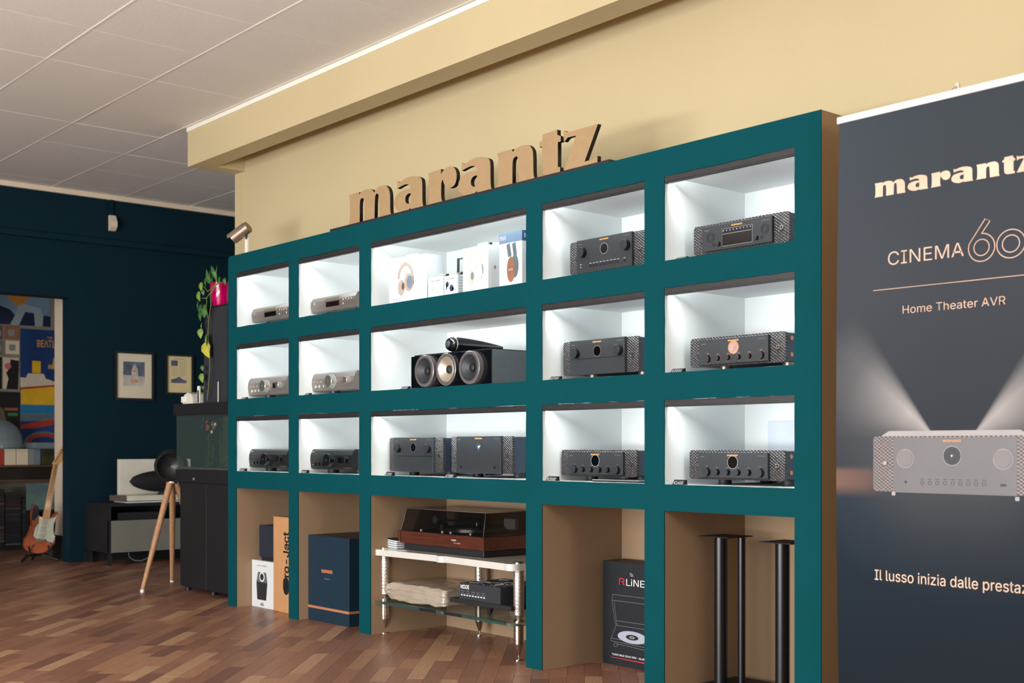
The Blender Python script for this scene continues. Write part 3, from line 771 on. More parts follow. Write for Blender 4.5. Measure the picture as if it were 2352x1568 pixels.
for k in range(6): box('side_print', .1, .1004, .006, .036, .015+k*.013, .017+k*.013, PBLUE, t)
box('hang_tab', .02, .065, .02, .021, .094, .106, BOXW, t)
t = carton('headphone_box', 'white box with faint white headphones and small round side dot, right of the earbud boxes', -4.348, .04, Z1, .180, .09, .204, BOXW)
hp_print(t, .092, .108, 1.0, CREAMP2, BOXW, SILP)
print_shape('side_dot', [ring_pts(.04, .105, .006, .009, 18)], .1806, GREYP, t, plane='YZ')
box('hang_tab', .07, .14, .03, .031, .204, .222, BOXW, t, .0005)
t = carton('headphone_box', 'white and blue box printed with brown wooden headphones, rightmost in top niche', -4.085, .035, Z1, .152, .08, .235, BOXW)
print_shape('blue_band', [[(0, .190), (.152, .190), (.152, .235), (0, .235)]], -.0004, PBLUE, t)
print_shape('blue_band', [[(0, .190), (.08, .190), (.08, .235), (0, .235)]], .1525, NAVYP, t, plane='YZ')
text('maker_print', 'DENON', .006, .205, .040, .017, -.0009, WHITEP, t)
text('maker_print', 'DENON', .012, .205, .050, .017, .1530, WHITEP, t, plane='YZ')
for a_ in ((.060, .185, .072, .13), (.098, .185, .108, .13)):
    print_shape('headband_print', [line_poly((a_[0], a_[1]), (a_[2], a_[3]), .022)], -.0006, GREYBLUE, t)
print_shape('yoke_print', [line_poly((.078, .13), (.08, .10), .008), line_poly((.105, .13), (.112, .09), .008)], -.0008, SILP, t)
print_shape('ear_cup_print', [ring_pts(.105, .085, .024, .050, 30)], -.0010, GREYBLUE, t)
print_shape('ear_cup_print', [ring_pts(.080, .073, .026, .055, 30)], -.0016, WOODP, t)
text('maker_print', 'DENON', .066, .068, .026, .009, -.0024, WHITEP, t)
t = thing('headphone_stand', 'thin black metal hook stand behind the leftmost headphone box', 'stand', (-4.56, .18, Z1))
b = MB(); b.box(-.006, .006, -.003, .003, .004, .20); b.obj('upright', BLACK, t)
b = MB(); b.tube([(0, 0, .198), (.02, -.002, .196), (.04, -.005, .195), (.055, -.006, .190)], .003, 8); b.obj('hook', BLACK, t)
box('base', -.04, .04, -.04, .04, 0, .004, BLACK, t)

# price tags
TAGB = mat('tag_black', (16, 16, 20), .35)
def price_tag(label, x, y, z, w, h, txt):
    t = thing('price_tag', label, 'price tag', (x, y, z))
    # wedge block leaning back
    b = MB(); b.prism([(0, 0), (.012, h), (.02, h), (.022, 0)], 0, w, 'YZ'); b.obj('tag_block', TAGB, t)
    if txt:
        o = text('price_print', txt, .004, .0015, w-.010, h*.62, -.0006, WHITEP, t)
        for v in o.data.vertices: v.co.y += v.co.z*(.012/h)
    return t
TG = [('under the disc player of the leftmost column', -6.353, Z1, .05, .007, '1500'), ('left of the disc player with dim red display', -5.688, Z1, .046, .007, '1200'),
      ('in front of the silver amplifier with square display', -6.387, 1.207, .050, .011, '1800'), ('in front of the silver amplifier without display', -5.684, 1.207, .046, .011, '1400'),
      ('at the black amplifier of the leftmost column', -6.41, .79, .062, .016, '1800'), ('at the black amplifier of the second column', -5.72, .79, .057, .016, '1800'),
      ('in front of the leftmost headphone box', -4.71, Z1, .049, .005, ''), ('left of the long centre loudspeaker', -4.797, 1.207, .058, .013, '5000'),
      ('at the tall two-knob processor', -4.93, .79, .059, .018, '\u20ac7300'), ('at the tall power amplifier without knobs', -4.448, .79, .062, .018, '\u20ac7300'),
      ('left of the nine-button receiver', -3.703, Z1, .042, .005, ''), ('left of the flap-front receiver', -3.737, 1.207, .058, .014, '\u20ac2700'),
      ('left of the amplifier over the magazines', -3.754, .79, .059, .018, '\u20ac3500'), ('left of the disc player with wide screen', -3.043, Z1, .050, .009, '2500'),
      ('left of the amplifier with glowing dial', -3.066, 1.207, .058, .014, '\u20ac2000'), ('left of the lowest right amplifier with dark dial', -3.056, .79, .055, .018, '\u20ac1600')]
for l, x, z, w, h, tx in TG: price_tag('tiny black price tag '+l, x, .012, z, w, h, tx)
for l, x, z in (('on top of the earbud box with cream print', -4.55, 1.727), ('on top of the earbud box with blue print', -4.44, 1.724), ('on the faint white headphone box', -4.235, 1.833), ('on the blue-banded headphone box', -3.985, 1.862)):
    price_tag('small black price tag standing '+l, x, .062, z, .045, .010, '850')

# ================================================================== FLOOR BAYS
t = carton('speaker_box', 'white carton printed with a black speaker, on the floor of the first bay', -6.455, .098, 0, .262, .155, .271, BOXW)
t.location.x = -6.412
t['label'] = 'white carton printed with a small black speaker, on the floor of the leftmost bay'
SPB = mat('speaker_print_black', (36, 38, 42), .5, var=.15, nscale=15)
print_shape('speaker_print', [[(.075, .205), (.168, .205), (.182, .145), (.056, .145)]], -.0006, mat('speaker_print_grey', (92, 96, 104), .4), t)
print_shape('speaker_print', [[(.056, .148), (.182, .145), (.168, .045), (.066, .045)]], -.0010, SPB, t)
print_shape('driver_print', [ring_pts(.121, .178, .030, .028)], -.0012, WHITEP, t); print_shape('driver_print', [ring_pts(.121, .178, .021, .0195)], -.0018, SPB, t)
text('maker_print', 'Bowers & Wilkins', .065, .238, .11, .009, -.0006, GREYP, t)
print_shape('badge_print', [ring_pts(.121, .012, .022, .018, 20, 0, 180), ], -.0006, GREYP, t)
t = thing('subwoofer', 'small dark cube speaker standing on the white speaker carton', 'speaker', (-6.35, .11, .2712))
box('cabinet', 0, .2, 0, .13, .02, .205, mat('blue_black_cloth', (22, 32, 48), .7, bump=.2, bscale=500), t, .006); box('plinth', .012, .19, .01, .12, 0, .02, BLACK, t)
t = carton('cardboard_box', 'tall narrow brown cardboard box with black lettering, beside white speaker carton', -6.147, .09, 0, .30, .2, .535, CARTON)
text('maker_print', 'Pro-Ject', 0, 0, .30, .060, -.0006, BLACK, t, bold=.02)
o = t.children[-1]; o.data.transform(Matrix.Rotation(-PI/2, 4, 'Y')); o.location = (.172, 0, .155)
print_shape('logo_blob', [ring_pts(.142, .15, .034, .050, 24)], -.0005, BLACK, t)
t = carton('amplifier_box', 'large petrol-blue carton with copper stripe near its foot, second bay', -5.719, .06, 0, .40, .36, .455, BOXTEAL)
logo('logo_print', .135, .262, .108, .017, -.0006, mat('copper_print', (200, 120, 80), .5), t)
text('model_print', 'Model 10', .165, .228, .05, .007, -.0006, GREYP, t)
CPR = mat('copper_stripe', (178, 118, 84), .45)
box('copper_stripe', -.0005, .4005, -.0007, .3605, .066, .079, CPR, t)
box('lid_top', .0, .40, 0, .36, .4551, .456, BOXTOP, t)

# --- hi-fi rack with turntable
rack = thing('hifi_rack', 'two-tier rack with white top shelf, glass lower shelf and hammered steel columns', 'rack', (-5.03, .07, 0))
TS = [(0, 0)]
def lobed(x0, x1, y0, y1, lobes, r):
    # top-view outline with rounded bulges around the columns
    pts = []
    def arc(cx, cy, a0, a1, n=8): return [(cx+r*math.cos(math.radians(a0+(a1-a0)*k/n)), cy+r*math.sin(math.radians(a0+(a1-a0)*k/n))) for k in range(n+1)]
    pts += arc(x0, y0, 180, 300)
    for lx in lobes: pts += arc(lx, y0+.008, 215, 325)
    pts += arc(x1, y0, 240, 360)
    pts += arc(x1, y1, 0, 90); pts += arc(x0, y1, 90, 180)
    return pts
b = MB(); b.prism(lobed(.0, 1.00, .0, .33, (.50,), .040), .392, .422, 'XY'); b.obj('top_shelf', ACRYW, rack)
b = MB(); b.prism(lobed(.0, 1.00, .0, .33, (.50,), .042), .152, .166, 'XY'); b.obj('glass_shelf', GLASSG, rack, label='clear glass shelf')
box('shelf_edge_trim', .03, .97, -.022, -.016, .152, .1655, BOXDK, rack)
def column(px, py, n1='column'):
    b = MB(); b.lathe([(.0175, .232-.02), (.021, .215), (.0235, .222), (.0235, .225)], (px, py, 0))
    b = MB(); b.lathe([(.004, .168), (.012, .178), (.020, .194), (.021, .196), (.0235, .198), (.0235, .203), (.022, .204), (.022, .207), (.0235, .208), (.0235, .213), (.024, .215), (.024, .372), (.022, .374), (.022, .377), (.0235, .378), (.0235, .384), (.022, .386), (.0235, .388), (.0235, .392)], (px, py, 0), n=24)
    b.obj('column', KNURL, rack)
    b = MB(); b.lathe([(.0235, .422), (.0235, .427), (.02, .428), (.0001, .428)], (px, py, 0), n=24, close=False); b.obj('column_cap', CHROME, rack)
    b = MB(); b.lathe([(.0225, .166), (.0225, .172), (.02, .174), (.0001, .174)], (px, py, 0), n=24, close=False); b.obj('shelf_washer', CHROME, rack)
    b = MB(); b.lathe([(.001, .006), (.021, .066), (.0225, .070), (.0225, .074), (.020, .075), (.020, .078), (.0225, .079), (.0225, .084), (.020, .085), (.020, .088), (.0225, .090), (.0225, .128), (.0215, .129), (.0215, .132), (.0225, .133), (.0225, .152)], (px, py, 0), n=24)
    b.obj('spike_foot', CHROME, rack)
    b = MB(); b.lathe([(.021, 0), (.021, .004), (.018, .0055), (.0001, .006)], (px, py, 0), n=24, close=False); b.obj('floor_disc', CHROME, rack)
for px, py in ((-.010, .02), (1.012, .02), (.355, .335)): column(px, py)

tt = thing('turntable', 'vintage turntable with mahogany plinth under a smoked lid, on white top shelf', 'turntable', (-4.968, .12, .4225))
box('base_tray', .03, .655, .015, .345, .001, .033, BLACK, tt, .004)
b = MB(); b.box(.008, .668, .004, .35, .033, .093, .001, 1); b.obj('plinth', MAHOG, tt)
for x in (0.0, .640): box('plinth_end', x, x+.032 if x else .016, -.002, .352, .032, .094, MAHOG, tt, .001, seg=1)
b = MB()
prof0, prof1 = [(.016, .0935), (.03, .205)], None
lid_o = [(.018, .006, .095), (.662, .006, .095), (.662, .348, .095), (.018, .348, .095)]; lid_t = [(.034, .030, .204), (.650, .030, .204), (.650, .340, .204), (.034, .340, .204)]
for k in range(4):
    a_, c_ = k, (k+1) % 4
    b.poly([lid_o[a_], lid_o[c_], lid_t[c_], lid_t[a_]])
b.poly(lid_t)
lid = b.obj('dust_cover', SMOKE, tt, label='smoked acrylic dust cover')
mod = lid.modifiers.new('t', 'SOLIDIFY'); mod.thickness = .003
b = MB()
for k in range(4):
    b.tube([lid_t[k], lid_t[(k+1) % 4]], .0014, 6); b.tube([lid_o[k], lid_t[k]], .0012, 6)
b.obj('cover_edge', mat('worn_acrylic_edge', (120, 110, 105), .3), tt)
box('deck_plate', .02, .655, .01, .342, .0935, .096, mat('deck_black', (30, 31, 36), .35), tt)
b = MB(); b.lathe([(.145, 0), (.150, .003), (.150, .018), (.146, .020), (.0001, .021)], (.40, .18, .1), n=48, close=False); b.obj('platter', mat('platter_aluminium', (120, 112, 108), .25, metal=.8), tt)
b = MB(); b.lathe([(.146, .0), (.146, .004), (.0001, .0042)], (.40, .18, .121), n=48, close=False); b.obj('platter_mat', BLACK, tt)
MB().lathe([(.003, 0), (.003, .02), (.0001, .021)], (.40, .18, .122), n=10, close=False).obj('spindle', CHROME, tt)
ta = MB().lathe([(.026, 0), (.026, .03), (.02, .034), (.0001, .034)], (.16, .16, .096), n=24, close=False).obj('tonearm_base', BLACK, tt)
MB().lathe([(.0001, -.002), (.018, -.002), (.02, 0), (.02, .026), (.018, .03), (.0001, .03)], (.15, .115, .148), 'Y', 24, close=False).obj('counterweight', RINGM, ta)
b = MB(); b.tube([(.15, .14, .148), (.25, .17, .145), (.36, .20, .158)], .0045, 8); b.box(.35, .40, .194, .206, .148, .160); b.obj('tonearm', BLACK, ta)
b = MB(); b.box(.52, .60, .25, .27, .115, .165); b.obj('motor_housing', GREYP, tt)
for x in (.16, .33, .395, .545): MB().lathe([(.012, 0), (.012, .010), (.010, .012), (.0001, .012)], (x, .028, .096), n=18, close=False).obj('control_knob', CHROME, tt)
text('maker_print', 'THORENS', .425, .065, .038, .008, .0034, WHITEP, tt); text('model_print', 'TD 160 ELECTRONIC', .445, .054, .05, .004, .0034, WHITEP, tt)

SHEETG = mat('sheet_edge_grey', (150, 154, 160), .7)
for k in range(9):
    b = MB(); h = .0008+k*.0052
    n = 6; pts = []
    for i in range(n+1):
        x = i/n*.21; pts.append((x-.003*(k % 3), h+.010*(1-i/n)**2*(k/8.)*1.0))
    poly = pts+[(x, z+.0046) for x, z in reversed(pts)]
    b.prism(poly, .0+.004*(k % 2), .26, 'XZ'); o = b.obj('magazine', (PAPER if k % 2 else SHEETG) if k < 8 else BLACK, loc=(-5.06, .10, .4225)); o.scale.x = .52
    if k < 8: tag(o, ('white' if k % 2 else 'grey-edged')+' magazine in the fanned stack left of the vintage turntable', 'magazine', 'fanned magazines beside the turntable')
    else: tag(o, 'black-covered magazine on top of the fanned stack beside the turntable', 'magazine', 'fanned magazines beside the turntable')
# keep the stack clear of the turntable base
tag(box('loose_sheet', -5.05, -4.85, .086, .098, .4227, .4237, PAPER), 'single white sheet at the front edge of the white rack shelf', 'paper')

# bubble-wrapped parcel
bp = MB(); me = bpy.data.meshes.new('parcel_wrap')
bm = bmesh.new(); g = bmesh.ops.create_cube(bm, size=1); bmesh.ops.subdivide_edges(bm, edges=bm.edges[:], cuts=14, use_grid_fill=True)
rr = random.Random(3)
from mathutils import noise as mn
for v in bm.verts:
    x, y, z = v.co
    s_ = 1-.12*(abs(x*2)**6)-.0
    zz = z*(1-.45*max(0, abs(x)*2-.75)*4*.4-.25*max(0, abs(y)*2-.8))
    px, py, pz = x*.50, y*.30, zz*.088
    nrm = mn.noise(Vector((x*9, y*9, z*5)))*.006+mn.noise(Vector((x*25, y*25, z*9)))*.0025
    if x < -.38: pz *= .72; py *= 1-.5*(-x-.38); px -= .02; nrm *= 2.2
    v.co = Vector((px+nrm*.4, py+nrm, pz+nrm+.047))
bm.to_mesh(me); bm.free(); me.materials.append(BUBBLE)
for p in me.polygons: p.use_smooth = True
o = link('bubble_wrap_parcel', me); o.location = (-4.79, .235, .1685)
zmin = min(v.co.z for v in me.vertices); o.location.z = .1665-zmin+.0005
tag(o, 'flat parcel in clear bubble wrap lying on the glass shelf', 'parcel')

# isolation board with spikes, carrying the streamer carton
t = thing('isolation_board', 'thick black board on cone spikes above the glass shelf', 'board', (-4.452, .045, .1663))
box('board', .0, .435, 0, .36, .050, .070, BLACKC, t, .001, seg=1)
for x, y in ((.22, .06), (.06, .30), (.38, .30)): MB().lathe([(.001, .0004), (.021, .046), (.021, .050)], (x, y, 0), n=20).obj('spike', BLACK, t)
t = carton('streamer_box', 'shrink-wrapped dark carton with large white NODE lettering on the black board', -4.392, .055, .2365, .290, .27, .073, BOXDK)
text('title_print', 'NODE', .010, .048, .062, .017, -.0006, WHITEP, t, bold=.02)
for r in range(2):
    for k in range(5): box('text_block_print', .012+k*.037, .036+k*.037, -.0006, 0, .036-r*.010, .0375-r*.010, GREYP, t)
for k in range(9): box('icon_print', .012+k*.020, .024+k*.020, -.0006, 0, .016, .021, WHITEP, t)
me = curve_mesh([rrect(.10, .135, .022, .052, .008)+[], rrect(.107, .128, .0385, .046, .003), rrect(.107, .128, .028, .0355, .003)], .0005, 'YZ', (.2905, 0, 0)); me.materials.append(GREYP); link('emblem_print', me, t)
text('maker_print', 'BLUESOUND', .06, .008, .13, .008, .2908, mat('dim_grey_print', (70, 74, 82), .5), t, plane='YZ')
b = MB(); b.box(-.001, .2915, -.0013, .2705, -.0003, .075)
wr = b.obj('shrink_film', glassy('shrink_film_clear', (190, 195, 205), .04, .12), t, label='clear shrink film')
rr = random.Random(5); b = MB()
for k in range(16):
    x = rr.uniform(.0, .27); y = rr.uniform(.01, .25); b.tube([(x, y, .0752), (x+rr.uniform(.01, .05), y+rr.uniform(-.02, .02), .0752+rr.uniform(.001, .006)), (x+rr.uniform(.04, .09), y+rr.uniform(-.04, .04), .0752)], .0009, 5)
b.obj('film_wrinkles', glassy('shrink_film_fold', (200, 205, 215), .35, .1), t)

# turntable carton in the fourth bay
t = carton('turntable_box', 'tall dark carton printed with a line drawing of an open turntable', -3.735, .325, 0, .46, .13, .440, BOXDK)
box('lid_top', 0, .46, 0, .13, .4401, .4410, BOXTOP, t)
y = -.0006
text('title_print', 'R', .098, .345, .034, .028, y, REDP, t); text('title_print', 'LiNE', .140, .344, .105, .028, y, WHITEP, t)
for k in range(3): print_shape('radio_wave_print', [ring_pts(.165, .382, .006+k*.005, .006+k*.005, 8, 10, 110)+list(reversed(ring_pts(.165, .382, .005+k*.005, .005+k*.005, 8, 10, 110)))], y, WHITEP, t)
LN = [((.06, .300), (.37, .300)), ((.06, .275), (.37, .275)), ((.06, .300), (.055, .275)), ((.055, .275), (.078, .170)), ((.068, .275), (.085, .170)), ((.085, .190), (.37, .190)), ((.078, .170), (.37, .170)), ((.078, .165), (.050, .112)), ((.05, .112), (.38, .105)), ((.05, .112), (.05, .100)), ((.05, .100), (.38, .092)), ((.07, .092), (.38, .078))]
print_shape('line_drawing_print', [], y, GREYP, t) if False else None
for p, q in LN: print_shape('line_drawing_print', [line_poly(p, q, .0011)], y, GREYP, t)
print_shape('platter_print', [ring_pts(.175, .128, .085, .026, 40)], y-.0003, mat('lilac_grey_print', (170, 172, 190), .5), t)
print_shape('platter_print', [ring_pts(.175, .128, .036, .011, 30)], y-.0012, BOXDK, t); print_shape('platter_print', [ring_pts(.175, .128, .014, .0045, 24), ring_pts(.175, .128, .011, .003, 24)], y-.0018, WHITEP, t)
print_shape('foot_print', [ring_pts(.078, .085, .012, .007, 18), ring_pts(.078, .085, .0108, .006, 18)], y, GREYP, t)
print_shape('red_band_print', [[(.05, .033), (.46, .030), (.46, .023), (.05, .031)]], y, REDP, t)
text('small_caption_print', 'TURNTABLE 33/45 RPM - BLUETOOTH - PRE AMPLIFIER - USB', .055, .041, .385, .0075, y, WHITEP, t, bold=.01)

# loudspeaker stands in the rightmost bay
POLEB = mat('satin_black_pole', (14, 16, 22), .32, var=.1)
def spk_stand(label, x, y):
    t = thing('speaker_stand', label, 'speaker stand', (x, y, 0), 0, 'black metal loudspeaker stands')
    b = MB(); b.prism(rrect(-.105, .14, -.07, .20, .05), .006, .022, 'XY'); b.obj('base_plate', BLACKC, t)
    for px, py, r in ((.0, .0, .0255), (.075, .03, .0145)):
        b = MB(); b.rod((px, py, .022), (px, py, .588), r, n=28); b.obj('pole', POLEB, t)
    b = MB(); b.box(-.065, .075, -.052, .098, .588, .592, .001, 1); b.obj('top_plate', BLACKC, t)
    for sx, sy in ((-.09, -.05), (.12, -.05), (-.08, .18), (.12, .18)): MB().lathe([(.004, 0), (.008, .006)], (sx, sy, 0), n=12).obj('spike', CHROME, t)
    return t
spk_stand('black twin-pole loudspeaker stand, fully visible in the rightmost bay', -3.000, .225)
spk_stand('black twin-pole loudspeaker stand, half hidden by the rightmost pillar', -2.670, .165)

# CCTV-like spotlight on top of the unit, left end
t = thing('spotlight', 'small bronze-grey cylinder camera on a white bracket at the unit top left', 'camera', (-6.50, .11, UTOP))
box('bracket_foot', -.085, .02, -.03, .03, .0, .018, WHITET, t, .003)
box('bracket_post', -.008, .022, -.006, .006, .018, .122, WHITET, t, .001)
A = Vector((.028, -.0, .185)); Bq = Vector((-.060, -.055, .120)); d = (Bq-A).normalized()
b = MB(); b.tube([A, A+d*.003, Bq-d*.001, Bq], [.030, .034, .034, .033], 28); h = b.obj('housing', CAMG, t)
b = MB(); b.tube([Bq+d*.0003, Bq+d*.001], [.026, .024], 24); b.obj('lens_glass', DISPLAY, h)
b = MB(); b.tube([Bq+d*.0012, Bq+d*.0025], [.010, .008], 16); b.obj('lens', CHROME, h)
b = MB(); b.tube([A+d*.02+Vector((0, 0, .002)), Bq+d*.018+Vector((0, 0, .004))], [.0355, .0355], 28, caps=False)
o = b.obj('sun_shield', CAMG, h)
bm = bmesh.new(); bm.from_mesh(o.data)
mid = (A+Bq)/2
bmesh.ops.delete(bm, geom=[f for f in bm.faces if (f.calc_center_median()-mid).z-((f.calc_center_median()-mid).dot(d))*d.z < .004], context='FACES'); bm.to_mesh(o.data); bm.free()
b = MB(); b.tube([(.012, -.006, .112), (.02, -.01, .138), (.010, -.012, .146)], .007, 10); b.obj('joint', BLACK, t)

# ================================================================== BANNER
BX, BY = -2.290, -.05
ban = thing('rollup_banner', 'tall dark blue roll-up advertising banner in front of the unit right end', 'banner', (BX, BY, 0))
def banner_mat():
    m, t, b = nt('banner_print')
    N = t.nodes; Lk = t.links.new
    tc = N.new('ShaderNodeTexCoord'); sp = N.new('ShaderNodeSeparateXYZ'); Lk(tc.outputs['Object'], sp.inputs[0])
    X, Z = sp.outputs['X'], sp.outputs['Z']
    def mth(op, a, b_=None, clamp=False):
        n = N.new('ShaderNodeMath'); n.operation = op; n.use_clamp = clamp
        for i, v in enumerate((a, b_)):
            if v is None: continue
            if isinstance(v, (int, float)): n.inputs[i].default_value = v
            else: Lk(v, n.inputs[i])
        return n.outputs[0]
    def ramp(v, stops, color=True):
        r = N.new('ShaderNodeValToRGB'); Lk(v, r.inputs[0]); e = r.color_ramp.elements
        while len(e) < len(stops): e.new(0.5)
        for el, (p, c) in zip(e, stops):
            el.position = p; el.color = rgb(c) if color else (c, c, c, 1)
        return r.outputs[0]
    zn = mth('DIVIDE', Z, 2.0)
    base = ramp(zn, [(0.0, (4, 14, 24)), (.25, (8, 25, 39)), (.38, (19, 35, 47)), (.47, (42, 48, 56)), (.70, (54, 59, 67)), (1.0, (50, 60, 68))])
    dk = ramp(mth('DIVIDE', X, 0.85), [(0.0, 1.12), (.45, .92), (1.0, .9)], False)
    mul = N.new('ShaderNodeMix'); mul.data_type = 'RGBA'; mul.blend_type = 'MULTIPLY'; mul.inputs[0].default_value = 1
    Lk(base, mul.inputs[6]); Lk(dk, mul.inputs[7])
    # two light beams printed behind the drawn receiver
    ax = mth('ABSOLUTE', mth('SUBTRACT', X, 0.398))
    dx = mth('SUBTRACT', ax, 0.055); dz = mth('SUBTRACT', Z, 0.955)
    an = mth('DIVIDE', mth('ARCTAN2', dz, dx), PI)
    r_ = mth('SQRT', mth('ADD', mth('MULTIPLY', dx, dx), mth('MULTIPLY', dz, dz)))
    fa = ramp(an, [(.0, .12), (.05, .28), (.13, .62), (.235, 1.0), (.275, .7), (.315, 0.0)], False)
    fr = ramp(r_, [(0.0, .9), (.12, .95), (.22, .6), (.34, .22), (.5, 0.0)], False)
    bf = mth('MULTIPLY', mth('MULTIPLY', fa, fr), .72)
    mx = N.new('ShaderNodeMix'); mx.data_type = 'RGBA'; Lk(bf, mx.inputs[0]); Lk(mul.outputs[2], mx.inputs[6]); mx.inputs[7].default_value = rgb((190, 186, 184))
    # warm streak at the left under the beams
    g1 = ramp(mth('DIVIDE', Z, 2.0), [(.385, 0), (.405, .8), (.425, .75), (.435, 0)], False); g2 = ramp(X, [(0.0, .9), (.10, .6), (.19, 0)], False)
    m2 = N.new('ShaderNodeMix'); m2.data_type = 'RGBA'; Lk(mth('MULTIPLY', g1, g2), m2.inputs[0]); Lk(mx.outputs[2], m2.inputs[6]); m2.inputs[7].default_value = rgb((130, 98, 84))
    Lk(m2.outputs[2], b.inputs['Base Color']); b.inputs['Roughness'].default_value = .65; b.inputs['Specular IOR Level'].default_value = .2
    n = N.new('ShaderNodeTexNoise'); n.inputs['Scale'].default_value = 3; bp = N.new('ShaderNodeBump'); bp.inputs['Strength'].default_value = .12; bp.inputs['Distance'].default_value = .02
    Lk(tc.outputs['Object'], n.inputs['Vector']); Lk(n.outputs['Fac'], bp.inputs['Height']); Lk(bp.outputs['Normal'], b.inputs['Normal'])
    return m
b = MB()
def edge(z): return .004-.012*math.sin(PI*min(1, z/1.97))*1.0
N_ = 24; zs = [.085+(1.968-.085)*k/N_ for k in range(N_+1)]
pts = [(edge(z), z) for z in zs]+[(.85, z) for z in reversed(zs)]
b.prism(pts, 0.0, .0012, 'XZ'); b.obj('printed_sheet', banner_mat(), ban)
box('top_rail', -.002, .855, -.006, .010, 1.966, 1.988, mat('white_aluminium_rail', (222, 222, 216), .4, var=.03), ban, .002)
b = MB(); b.box(.40, .412, .010, .016, 1.97, 2.010); b.tube([(.404, .008, 2.0), (.396, .0, 1.992), (.400, -.004, 1.988)], .0015, 6); b.obj('pole_hook', CHROME, ban)
b = MB(); b.rod((.42, .05, .07), (.42, .022, 1.985), .009); b.obj('support_pole', CHROME, ban)
b = MB(); b.box(-.01, .865, -.045, .075, .0, .085, .012, 3); b.obj('cassette', CHROME, ban)
y = -.0008
def bx(x): return x-BX
logo('logo_print', bx(-2.157), 1.710, .5195, .044, y, ROSE, ban)
text('title_print', 'CINEMA', bx(-2.109), 1.4925, .252, .041, y, ROSE, ban, bold=-.004)
# outlined figures
lw = .0024
def outline(name, path, w=lw, closed=True):
    P = [Vector(p) for p in path]; n = len(P); L, R = [], []
    for i in range(n):
        a = P[i-1] if (closed or i > 0) else P[i]; c = P[(i+1) % n] if (closed or i < n-1) else P[i]
        d = (c-a).normalized(); nn = Vector((-d.y, d.x))*w/2; L.append(tuple(P[i]+nn)); R.append(tuple(P[i]-nn))
    if closed: print_shape(name, [L, R], y, ROSE, ban)
    else: print_shape(name, [L+list(reversed(R))], y, ROSE, ban)
c6 = (bx(-1.8015), 1.5105); r6 = .0405
p6 = [(c6[0]-r6*.93, c6[1]+.018), (bx(-1.7905), 1.592), (bx(-1.7755), 1.584), (bx(-1.802), 1.550)]
arc = [(c6[0]+r6*math.cos(math.radians(a)), c6[1]+r6*math.sin(math.radians(a))) for a in range(85, -206, -8)]
outline('figure_print', [p6[1], p6[2], p6[3]]+arc, closed=True)
outline('figure_print', ring_pts(c6[0], c6[1]-.0, .0235, .0235, 40))
c0 = (bx(-1.7125), 1.5105)
outline('figure_print', ring_pts(c0[0], c0[1], .0425, .0405, 44)); outline('figure_print', ring_pts(c0[0], c0[1], .0255, .0245, 40))
print_shape('rule_line', [line_poly((bx(-2.162), 1.4195), (bx(-1.60), 1.4165), .0018)], y, ROSE, ban)
text('subtitle_print', 'Home Theater AVR', bx(-2.058), 1.3385, .329, .0245, y, ROSE, ban, bold=-.006)
text('slogan_print', 'Il lusso inizia dalle prestazioni', bx(-2.156), .5145, .560, .032, y, ROSE, ban)
# drawn receiver
RG = mat('receiver_print_grey', (118, 114, 116), .5, var=.06, nscale=3); RG2 = mat('receiver_print_light', (160, 156, 156), .5); RG3 = mat('receiver_print_panel', (104, 102, 106), .5, var=.08, nscale=4); RDK = mat('receiver_print_dark', (30, 34, 42), .5)
dv = []
x0, x1, z0, z1 = bx(-2.161), bx(-1.625), .792, .963
print_shape('receiver_print', [[(x0+.02, z1-.004), (x1-.02, z1-.004), (x1-.06, .979), (x0+.055, .979)]], y+.0002, RG2, ban)
print_shape('receiver_print', [rrect(x0, x1, z0, z1, .012)], y, relief('receiver_print_relief', (150, 144, 146)), ban, thick=.0006)
print_shape('receiver_print', [[(bx(-2.090), .790), (bx(-1.694), .790), (bx(-1.694), .9585), (bx(-2.090), .9585)]], y-.0006, RG3, ban)
logo('receiver_logo_print', bx(-1.924), .9445, .059, .0068, y-.001, GOLDP, ban)
for cx, r in ((-2.049, .029), (-1.7355, .030)):
    print_shape('receiver_knob_print', [ring_pts(bx(cx), .8945, r, r), ring_pts(bx(cx), .8945, r-.0018, r-.0018)], y-.0012, RG2, ban)
    print_shape('receiver_knob_print', [ring_pts(bx(cx)-.0015, .8955, r-.003, r-.003)], y-.0012, RG, ban)
print_shape('receiver_dial_print', [ring_pts(bx(-1.8935), .9035, .0295, .0295)], y-.0012, RG2, ban)
print_shape('receiver_dial_print', [ring_pts(bx(-1.8935), .9035, .0275, .0275)], y-.0020, RDK, ban)
print_shape('receiver_dial_print', [[(bx(-1.8935)-.0055, .9035), (bx(-1.8935)-.001, .9045), (bx(-1.8935), .910), (bx(-1.8935)+.001, .9045), (bx(-1.8935)+.0055, .9035), (bx(-1.8935)+.001, .9025), (bx(-1.8935), .897), (bx(-1.8935)-.001, .9025)]], y-.0028, WHITEP, ban)
for k in range(9):
    cx = bx(-1.991+k*.02475); print_shape('receiver_button_print', [ring_pts(cx, .8215, .0058, .0062, 20), ring_pts(cx, .8215, .0046, .005, 20)], y-.0012, RDK, ban)
    print_shape('receiver_button_print', [[(cx-.006, .832), (cx+.006, .832), (cx+.006, .8335), (cx-.006, .8335)]], y-.0012, RDK, ban)
print_shape('receiver_button_print', [ring_pts(bx(-2.047), .8225, .0042, .0046, 18)], y-.0012, RDK, ban)
print_shape('receiver_port_print', [[(bx(-1.7435), .8165), (bx(-1.7265), .8165), (bx(-1.7265), .8235), (bx(-1.7435), .8235)]], y-.0012, RDK, ban)
print_shape('receiver_power_print', [ring_pts(bx(-2.119), .880, .0088, .0088)], y-.001, RDK, ban); print_shape('receiver_power_print', [ring_pts(bx(-2.119), .880, .0072, .0072)], y-.0018, RG2, ban)
